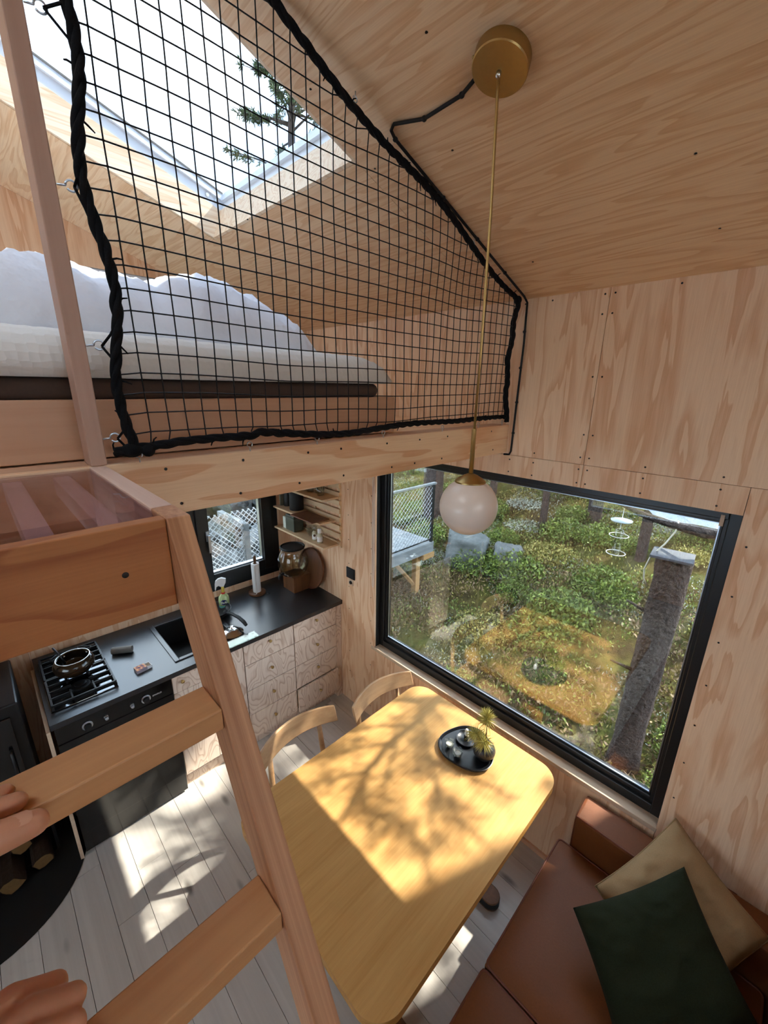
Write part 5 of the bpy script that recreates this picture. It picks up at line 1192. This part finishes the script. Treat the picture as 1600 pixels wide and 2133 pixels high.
# boulders
def boulder(name, label, x, y, z, s_, seed, flat=0.7):
    bm = bmesh.new(); bmesh.ops.create_icosphere(bm, subdivisions=4, radius=1.0)
    for v_ in bm.verts:
        p = v_.co.copy(); k = 1+0.28*noise.noise(p*1.1+Vector((seed,0,0)))+0.08*noise.noise(p*3.5+Vector((0,seed,0)))
        p = Vector([max(-0.72, min(0.72, q)) for q in p]); v_.co = Vector((p.x*s_[0], p.y*s_[1], p.z*s_[2]))*k
    me = bpy.data.meshes.new(name); bm.to_mesh(me); bm.free(); me.materials.append(M['stone']); me.polygons.foreach_set('use_smooth', [True]*len(me.polygons))
    o = bpy.data.objects.new(name, me); COL.objects.link(o); o.location = (x, y, z); o.rotation_euler = (0.1,0.15,seed); tag(o, label, 'boulder', 'boulders outside'); return o
boulder('boulder', 'big flat topped grey boulder behind the deck', -4.15, 6.4, gz(-4.15,6.4)+0.22, (0.55,0.5,0.5), 0.6)
boulder('boulder', 'smaller angular boulder next to the flat topped one', -3.45, 6.7, gz(-3.45,6.7)+0.12, (0.42,0.32,0.34), 1.9)
boulder('boulder', 'boulder seen above the stones through the kitchen window', -7.6, 3.2, gz(-7.6,3.2)+0.35, (0.9,0.7,0.6), 3.3)
boulder('boulder', 'brown grey boulder high behind the kitchen window fence', -8.6, 4.2, gz(-8.6,4.2)+0.3, (1.0,0.8,0.6), 4.1)
# sawn trunk with a feeding board
bt = thing('bird_table_trunk', 'sawn off pine trunk with a board on top close to the window', 'tree trunk', (-0.57,4.0,-1.2))
b = B(); n = 26; rows = 46; z0, z1_ = gz(-0.57,4.0)-0.15, 1.17
for j in range(rows+1):
    z = z0+(z1_-z0)*j/rows; r0 = 0.125+0.05*max(0, 1-(z-z0)/0.5)**2
    for i in range(n):
        a = 2*PI*i/n; k = 1+0.16*noise.noise(Vector((math.cos(a)*3, math.sin(a)*3, z*2.2)))+0.08*noise.noise(Vector((math.cos(a)*9, math.sin(a)*9, z*7))); b.v.append((-0.57+r0*k*math.cos(a)+0.02*math.sin(z*1.5), 4.0+r0*k*math.sin(a), z))
b.f = [(j*n+i, j*n+(i+1) % n, (j+1)*n+(i+1) % n, (j+1)*n+i) for j in range(rows) for i in range(n)] + [tuple(rows*n+i for i in range(n))]
b.build('trunk', M['pinebark'], bt, smooth=True)
B().obox((-0.57,3.98,1.19), ((1,0.1,0),(-0.1,1,0),(0,0,1)), (0.15,0.13,0.012)).build('board', plain('shaded_board', srgb(58,64,72), 0.7), bt, bevel=0.004)  # board colour darkened to stand in for shade
for (z, a, L_) in ((0.62,3.3,0.16),(0.02,3.6,0.2)): B().tube([(-0.57+0.1*math.cos(a),4+0.1*math.sin(a),z),(-0.57+(0.1+L_)*math.cos(a),4+(0.1+L_)*math.sin(a),z+0.06)], [0.02,0.008], 8).build('branch_stub', M['pinebark'], bt, smooth=True)
# hanging feeder rings and rope from a branch
fd = thing('bird_feeder', 'hanging bird feeder with two wire rings and a pale tray', 'bird feeder', (-1.0,4.0,1.05))
fc = Vector((-1.0,4.0,1.08))
for z in (0.0, 0.17):
    B().tube([fc+Vector((0.078*math.cos(a),0.078*math.sin(a),z)) for a in np.linspace(0,2*PI,28,endpoint=False)], 0.0045, 6, closed=True).build('wire_ring', plain('ring_white', srgb(176,176,170), 0.5), fd, smooth=True)
B().lathe([(0.035,-0.02),(0.035,0.22),(0.02,0.23)], fc, 16).build('seed_tube', M['glass_thin'], fd, smooth=True)
B().lathe([(0.0,0.30),(0.085,0.305),(0.09,0.315),(0.0,0.335)], fc, 20).build('tray_roof', plain('feeder_white', srgb(150,164,168), 0.5), fd, smooth=True)
B().tube([fc+Vector((0,0,0.23)), fc+Vector((0.01,0,1.3))], 0.003, 5).build('hanging_wire', M['white'], fd)
lm = B().tube([(0.9,5.2,1.52),(0.1,4.5,1.40),(-0.40,4.05,1.42),(-0.62,4.0,1.45),(-0.81,3.98,1.48),(-1.05,3.95,1.56)], [0.06,0.05,0.046,0.036,0.028,0.016], 10).tube([(-0.42,4.06,1.42),(-0.6,4.3,1.46),(-1.0,4.5,1.5)], [0.02,0.014,0.008], 6)
tag(lm.build('low_branch', M['pinebark'], None, smooth=True), 'dark low pine branch crossing the top of the picture window', 'branch')
tag(B().tube([(-0.585,3.99,1.49),(-0.59,3.985,1.40),(-0.64,3.98,1.28),(-0.72,3.96,1.14),(-0.745,3.96,1.02),(-0.735,3.96,0.93),(-0.70,3.97,0.86)], 0.0065, 7).build('hanging_rope', plain('pale_rope', srgb(190,186,170), 0.9), None, smooth=True), 'pale rope hanging from the low pine branch', 'rope')
# trees
def needle_crown(name, seed, h0, h1, R_, n_br, n_tuft, L=0.09, mat=None, wood=None, droop=0.15):
    r = np.random.default_rng(seed); cs = []; ds = []; bw_ = B()
    for i in range(n_br):
        t_ = r.uniform(0,1); z = h0+(h1-h0)*t_; a = r.uniform(0,2*PI); Lb = R_*(1-0.75*t_)*r.uniform(0.6,1.1); e = np.array([math.cos(a)*Lb, math.sin(a)*Lb, Lb*0.25-droop])
        p0 = np.array([0,0,z]); mid = p0+e*0.55+np.array([0,0,0.05]); bw_.tube([p0, mid, p0+e], [0.028*(1-0.6*t_)+0.006, 0.016, 0.006], 5)
        for k in range(3):
            u = r.uniform(0.4,0.9); q = p0+e*u; dd_ = np.array([math.cos(a+r.uniform(-1.1,1.1)), math.sin(a+r.uniform(-1.1,1.1)), 0.25])*Lb*0.35; bw_.tube([q, q+dd_], [0.008,0.004], 4)
            m = int(n_tuft*0.25)
            for w2 in r.uniform(0.3,1,m):
                c0 = q+dd_*w2; cs.append(np.repeat(c0[None], 9, 0)+r.normal(size=(9,3))*0.02); ds.append(r.normal(size=(9,3))+dd_/np.linalg.norm(dd_)*0.7)
        for w2 in r.uniform(0.45,1,int(n_tuft*0.5)):
            c0 = p0+e*w2; cs.append(np.repeat(c0[None], 9, 0)+r.normal(size=(9,3))*0.02); ds.append(r.normal(size=(9,3))+e/np.linalg.norm(e)*0.7)
    c = np.concatenate(cs); d = np.concatenate(ds); n = len(c); v, f = quads(c, d, r.uniform(0.7,1.2,n)*L, np.full(n, L*0.16))
    return mesh_np(name, v, f, mat), bw_
cr, bw1 = needle_crown('crown', 31, 3.4, 9.0, 2.3, 64, 14, 0.11, M['needle'])
def trunk_mesh(h, r0, seed):
    b = B(); pts = [Vector((0.05*noise.noise(Vector((z*0.4,seed,0)))*z*0.4, 0.05*noise.noise(Vector((z*0.4,seed,7)))*z*0.4, z)) for z in np.linspace(-0.3, h, 26)]
    b.tube(pts, [r0*(1-0.75*max(0, p.z)/h)+0.012 for p in pts], 12); return b
tr0 = trunk_mesh(9.0, 0.14, 3); tm = None
def tree(x, y, label, s_=1.0, rz=0.0, thin=1.0, zoff=0.0):
    global tm
    t = thing('pine_tree', label, 'tree', (x, y, gz(x,y)+zoff), rz=rz, group='pine trees around the cabin'); t.scale = (s_, s_, s_)
    if tm is None:
        o = tr0.build('trunk', M['pinebark'], t, smooth=True, world=False); b2 = bw1.build('branches', M['pinebark'], t, smooth=True, world=False); b2['kind'] = 'stuff'; tm = (o.data, b2.data)
    else:
        o = bpy.data.objects.new('trunk', tm[0]); COL.objects.link(o); o.parent = t; b2 = bpy.data.objects.new('branches', tm[1]); COL.objects.link(b2); b2.parent = t; b2['kind'] = 'stuff'
    o.scale = (thin, thin, 1.0)
    c_ = bpy.data.objects.new('crown', cr); COL.objects.link(c_); c_.parent = t; c_['kind'] = 'stuff'; return t
st_ = tree(1.6, 5.8, 'pine tree whose low boughs reach over towards the cabin and shade the table', 1.0, 0.7)
for ch in st_.children:
    if ch.name.startswith(('crown', 'branches')): ch.location = (0, 0, 5.6); ch.scale = (0.55, 0.55, 0.7)
    else: ch.scale = (1, 1, 1.5)
SV = Vector((0.38, 0.88, 1.0))
def sh(x, y, z, t_): return Vector((x, y, z)) + SV*t_
bb = B(); nv, nd = [], []; r5 = random.Random(12)
def limb(pts, r0, r1, tuft, step=0.022, nt=22, spread=0.07):
    L = [i/(len(pts)-1) for i in range(len(pts))]; bb.tube(pts, [r0+(r1-r0)*u for u in L], 7)
    for p, q in zip(pts[:-1], pts[1:]):
        n = max(1, int((q-p).length/step))
        for k in range(n):
            if r5.random() < tuft:
                c = p.lerp(q, (k+r5.random())/n) + Vector((r5.gauss(0,.03), r5.gauss(0,.03), r5.gauss(0,.02)))
                for m in range(nt): nv.append(tuple(c + Vector((r5.gauss(0,spread*0.5), r5.gauss(0,spread*0.5), r5.gauss(0,spread*0.3))))); d = (q-p).normalized()*0.6 + Vector((r5.gauss(0,1), r5.gauss(0,1), r5.gauss(0,1))); nd.append(tuple(d))
T1 = 2.55; main = [Vector((1.6,5.8,3.1)), Vector((0.9,5.2,3.3)), sh(-1.21,1.85,.74,T1), sh(-1.195,1.62,.74,T1), sh(-1.17,1.42,.74,T1), sh(-1.175,1.24,.74,T1), sh(-1.135,1.05,.74,T1), sh(-1.07,0.90,.74,T1), sh(-1.03,0.76,.74,T1)]
limb(main, 0.036, 0.009, 0.0)
def twig(pl, t_=T1, z=.74, tuft=0.55, r0=0.011, **kw): limb([sh(x, y, z, t_+0.05*i) for i, (x, y) in enumerate(pl)], r0, 0.004, tuft, **kw)
twig([(-1.175,1.40),(-1.29,1.27),(-1.38,1.12),(-1.46,0.98)], tuft=0.35); twig([(-1.175,1.22),(-1.27,1.08),(-1.36,0.90),(-1.42,0.76)], tuft=0.5); twig([(-1.13,1.04),(-1.21,0.90),(-1.29,0.74),(-1.36,0.60)], tuft=0.55)
twig([(-1.17,1.30),(-1.08,1.12),(-0.98,0.98),(-0.92,0.84)], tuft=0.45); twig([(-1.18,1.50),(-1.02,1.34),(-0.86,1.22),(-0.70,1.17),(-0.56,1.15)], tuft=0.5); twig([(-1.10,0.98),(-0.98,0.90),(-0.86,0.98),(-0.72,0.96),(-0.60,0.90)], tuft=0.6)
twig([(-1.19,1.60),(-1.05,1.54),(-0.9,1.50)], tuft=0.2); twig([(-0.86,1.22),(-0.76,1.06),(-0.66,1.02)], tuft=0.6); twig([(-1.19,1.62),(-1.30,1.52),(-1.40,1.44)], tuft=0.25); twig([(-0.98,1.30),(-0.74,1.38),(-0.58,1.42)], tuft=0.3)
T2 = 4.2; limb([Vector((1.6,5.8,4.4)), Vector((0.9,5.2,4.5)), sh(-1.5,1.0,0,T2), sh(-1.75,0.7,0,T2), sh(-1.95,0.42,0,T2), sh(-2.05,0.2,0,T2)], 0.03, 0.008, 0.15)
for pl in ([(-1.7,0.75),(-1.9,0.72),(-2.12,0.62)], [(-1.75,0.66),(-1.72,0.44),(-1.62,0.26)], [(-1.9,0.5),(-2.08,0.46),(-2.25,0.34)], [(-1.95,0.42),(-1.88,0.24),(-1.8,0.1)], [(-1.55,0.95),(-1.4,0.78),(-1.3,0.6)], [(-1.6,0.9),(-1.82,0.92),(-2.1,0.9)]): twig(pl, T2, 0.0, 0.85)
for pl in ([(-0.75,1.45),(-0.62,1.3),(-0.50,1.2)], [(-0.7,1.15),(-0.55,1.0),(-0.45,0.85)]): twig(pl, 3.6, 0.2, 0.5)
ob = bb.build('bough', M['pinebark'], st_, smooth=True)
nv, nd = np.array(nv), np.array(nd); v_, f_2 = quads(nv, nd, np.random.default_rng(9).uniform(0.05,0.09,len(nv)), np.full(len(nv), 0.0075)); v_ = v_ - np.array([1.6, 5.8, st_.location.z])
cz_, sz_ = math.cos(-0.7), math.sin(-0.7); v_ = np.stack([v_[:,0]*cz_-v_[:,1]*sz_, v_[:,0]*sz_+v_[:,1]*cz_, v_[:,2]], 1)
on_ = bpy.data.objects.new('bough_needles', mesh_np('bough_needles', v_, f_2, M['needle'])); COL.objects.link(on_); on_.parent = st_; on_['kind'] = 'stuff'
tree(4.2, 6.6, 'second pine further along the cabin wall', 1.1, 2.2)
tree(-10.9, 7.3, 'tall pine whose crown shows through the skylight', 1.32, 1.9, zoff=-0.6)
tree(-3.55, 8.3, 'slim grey pine trunk behind the globe lamp', 1.0, 2.4, 0.5); tree(-2.9, 9.4, 'pale pine trunk in the middle of the picture window view', 1.1, 4.0, 0.9)
tree(-1.6, 8.0, 'dark pine trunk behind the bird feeder', 1.0, 5.2, 0.6); tree(-6.0, 7.6, 'thick lichen covered pine beyond the deck', 1.1, 0.2, 1.5); tree(-5.2, 9.0, 'slender pine between the deck and the globe lamp', 1.0, 3.1, 0.6)
tree(-8.5, 9.5, 'background pine deep in the forest by the deck', 1.2, 1.1, 1.0); tree(-0.3, 10.9, 'background pine beyond the heather slope', 1.2, 2.0, 1.0)
tree(-4.2, 11.6, 'background pine straight behind the globe lamp', 1.2, 0.4, 1.0); tree(0.6, 8.8, 'pine just beyond the picture window edge on the heather side', 1.2, 3.6, 1.0); tree(-1.9, 12.2, 'furthest pine behind the bird feeder', 1.3, 5.0, 1.0)
r8 = random.Random(33); words = ('mossy', 'straight', 'leaning', 'knotty', 'grey', 'dark', 'bare', 'slim', 'tall', 'pale')
for i in range(10):
    tree(-9.2+1.0*i+r8.uniform(-.3,.3), r8.uniform(10.5,13.5), words[i]+' pine trunk in the row deep behind the heather slope', 1.15, r8.uniform(0,6), r8.uniform(0.5,1.1))
# deck with railing and mesh
dk = thing('outdoor_deck', 'grey boarded outdoor deck on timber posts with braces', 'deck', (-5.6,3.5,-1.2))
yy = 2.75
while yy < 5.2:
    B().box(-7.5, -4.12, yy+0.003, yy+0.117, -0.028, 0.0).build('deck_board', M['deck'], dk); yy += 0.12
B().box(-4.12,-4.075,2.75,5.25,-0.18,0.0).build('fascia', M['deck'], dk); B().box(-7.5,-4.12,5.205,5.25,-0.18,-0.029).build('fascia', M['deck'], dk)
B().box(-4.3,-4.05,4.97,5.25,-0.27,-0.181).build('beam', M['deck_new'], dk)
for (x, y) in ((-4.22,4.98),(-4.22,3.2),(-6.5,3.2),(-6.5,5.0)):
    zg = gz(x,y); B().box(x-0.05,x+0.05,y-0.05,y+0.05,zg-0.1,-0.181).build('post', M['deck_new'], dk)
    B().tube([(x, y-0.05, -0.75), (x, y-0.55, -0.2)], 0.035, 4).build('brace', M['deck_new'], dk)
def mesh_fence(name, label, p0, p1, z0, z1, step, wire, mat):
    t = thing(name, label, 'fence', ((p0[0]+p1[0])/2, (p0[1]+p1[1])/2, z0)); p0, p1 = Vector((*p0,0)), Vector((*p1,0)); L_ = (p1-p0).length; u = (p1-p0)/L_; H_ = z1-z0; b = B()
    s_ = -H_
    while s_ < L_:
        for sg in (1, -1):
            a0, a1 = max(0, s_), min(L_, s_+H_)
            if a1-a0 > 0.02:
                za, zb = (a0-s_), (a1-s_)
                if sg < 0: za, zb = H_-za, H_-zb
                q0, q1 = p0+u*a0, p0+u*a1; b.tube([(q0.x,q0.y,z0+za),(q1.x,q1.y,z0+zb)], wire, 4)
        s_ += step
    o = b.build('wire_mesh', mat, t); return t
M['wire'] = plain('galvanised_wire', srgb(196,202,206), 0.4, 0.6, 0.5)
f1 = mesh_fence('deck_railing', 'black post railing with wire mesh along the deck edge', (-4.1,2.75), (-4.1,5.2), 0.05, 0.98, 0.085, 0.0022, M['wire'])
for y in (2.78, 4.0, 5.2): B().box(-4.12,-4.08,y-0.02,y+0.02,-0.3,1.02).build('post', M['black'], f1)
B().box(-4.13,-4.07,2.75,5.25,1.0,1.03).build('top_rail', M['deck'], f1); B().box(-4.11,-4.09,2.75,5.2,0.04,0.06).build('bottom_rail', M['black'], f1)
f2 = mesh_fence('deck_railing', 'silver diamond mesh fence with grey wooden posts outside the kitchen window', (-4.1,1.0), (-4.1,2.7), 0.52, 1.22, 0.062, 0.0055, M['wire'])
B().box(-4.14,-4.06,1.0,2.7,0.44,0.52).build('bottom_rail', plain('pale_rail', srgb(224,214,188), 0.8), f2)
for y in (1.0, 1.93, 2.68): B().box(-4.13,-4.07,y-0.03,y+0.03,gz(-4.1,y)-0.1,1.26 if y != 1.93 else 1.06).build('post', M['deck'], f2)
B().box(-4.75,-4.13,1.90,1.96,1.0,1.06).build('cross_rail', M['deck'], f2); B().box(-4.75,-4.69,1.90,1.96,gz(-4.7,1.93)-0.1,1.0).build('post', M['deck'], f2)
stn = None; r7 = random.Random(4)
for i in range(46):
    y = r7.uniform(0.9, 3.4); u = r7.random(); x = -4.55-2.2*u; z = 0.15+0.75*u+0.25*(y-1)*0.4+r7.uniform(-.12,.12); k = r7.uniform(0.16,0.30)
    if stn is None: stn = boulder('loose_stone', 'grey stone in the heap behind the diamond mesh fence', x, y, z, (1,1,0.8), 2.2)
    if i == 0: stn.data.materials[0] = plain('dark_stone', srgb(58,61,62), 0.9, 0, 0.2, 12, 0.5, 0.6, 0.03)
    o = stn if i == 0 else link_copy(stn, 'loose_stone', (x, y, z)); o.scale = (k*r7.uniform(.8,1.3), k, k*r7.uniform(.7,1)); o.rotation_euler = (r7.uniform(-.4,.4), r7.uniform(-.4,.4), r7.uniform(0,6)); o.location = (x, y, z)
    tag(o, 'grey stone in the heap behind the diamond mesh fence', 'stone', 'stones behind the mesh fence')
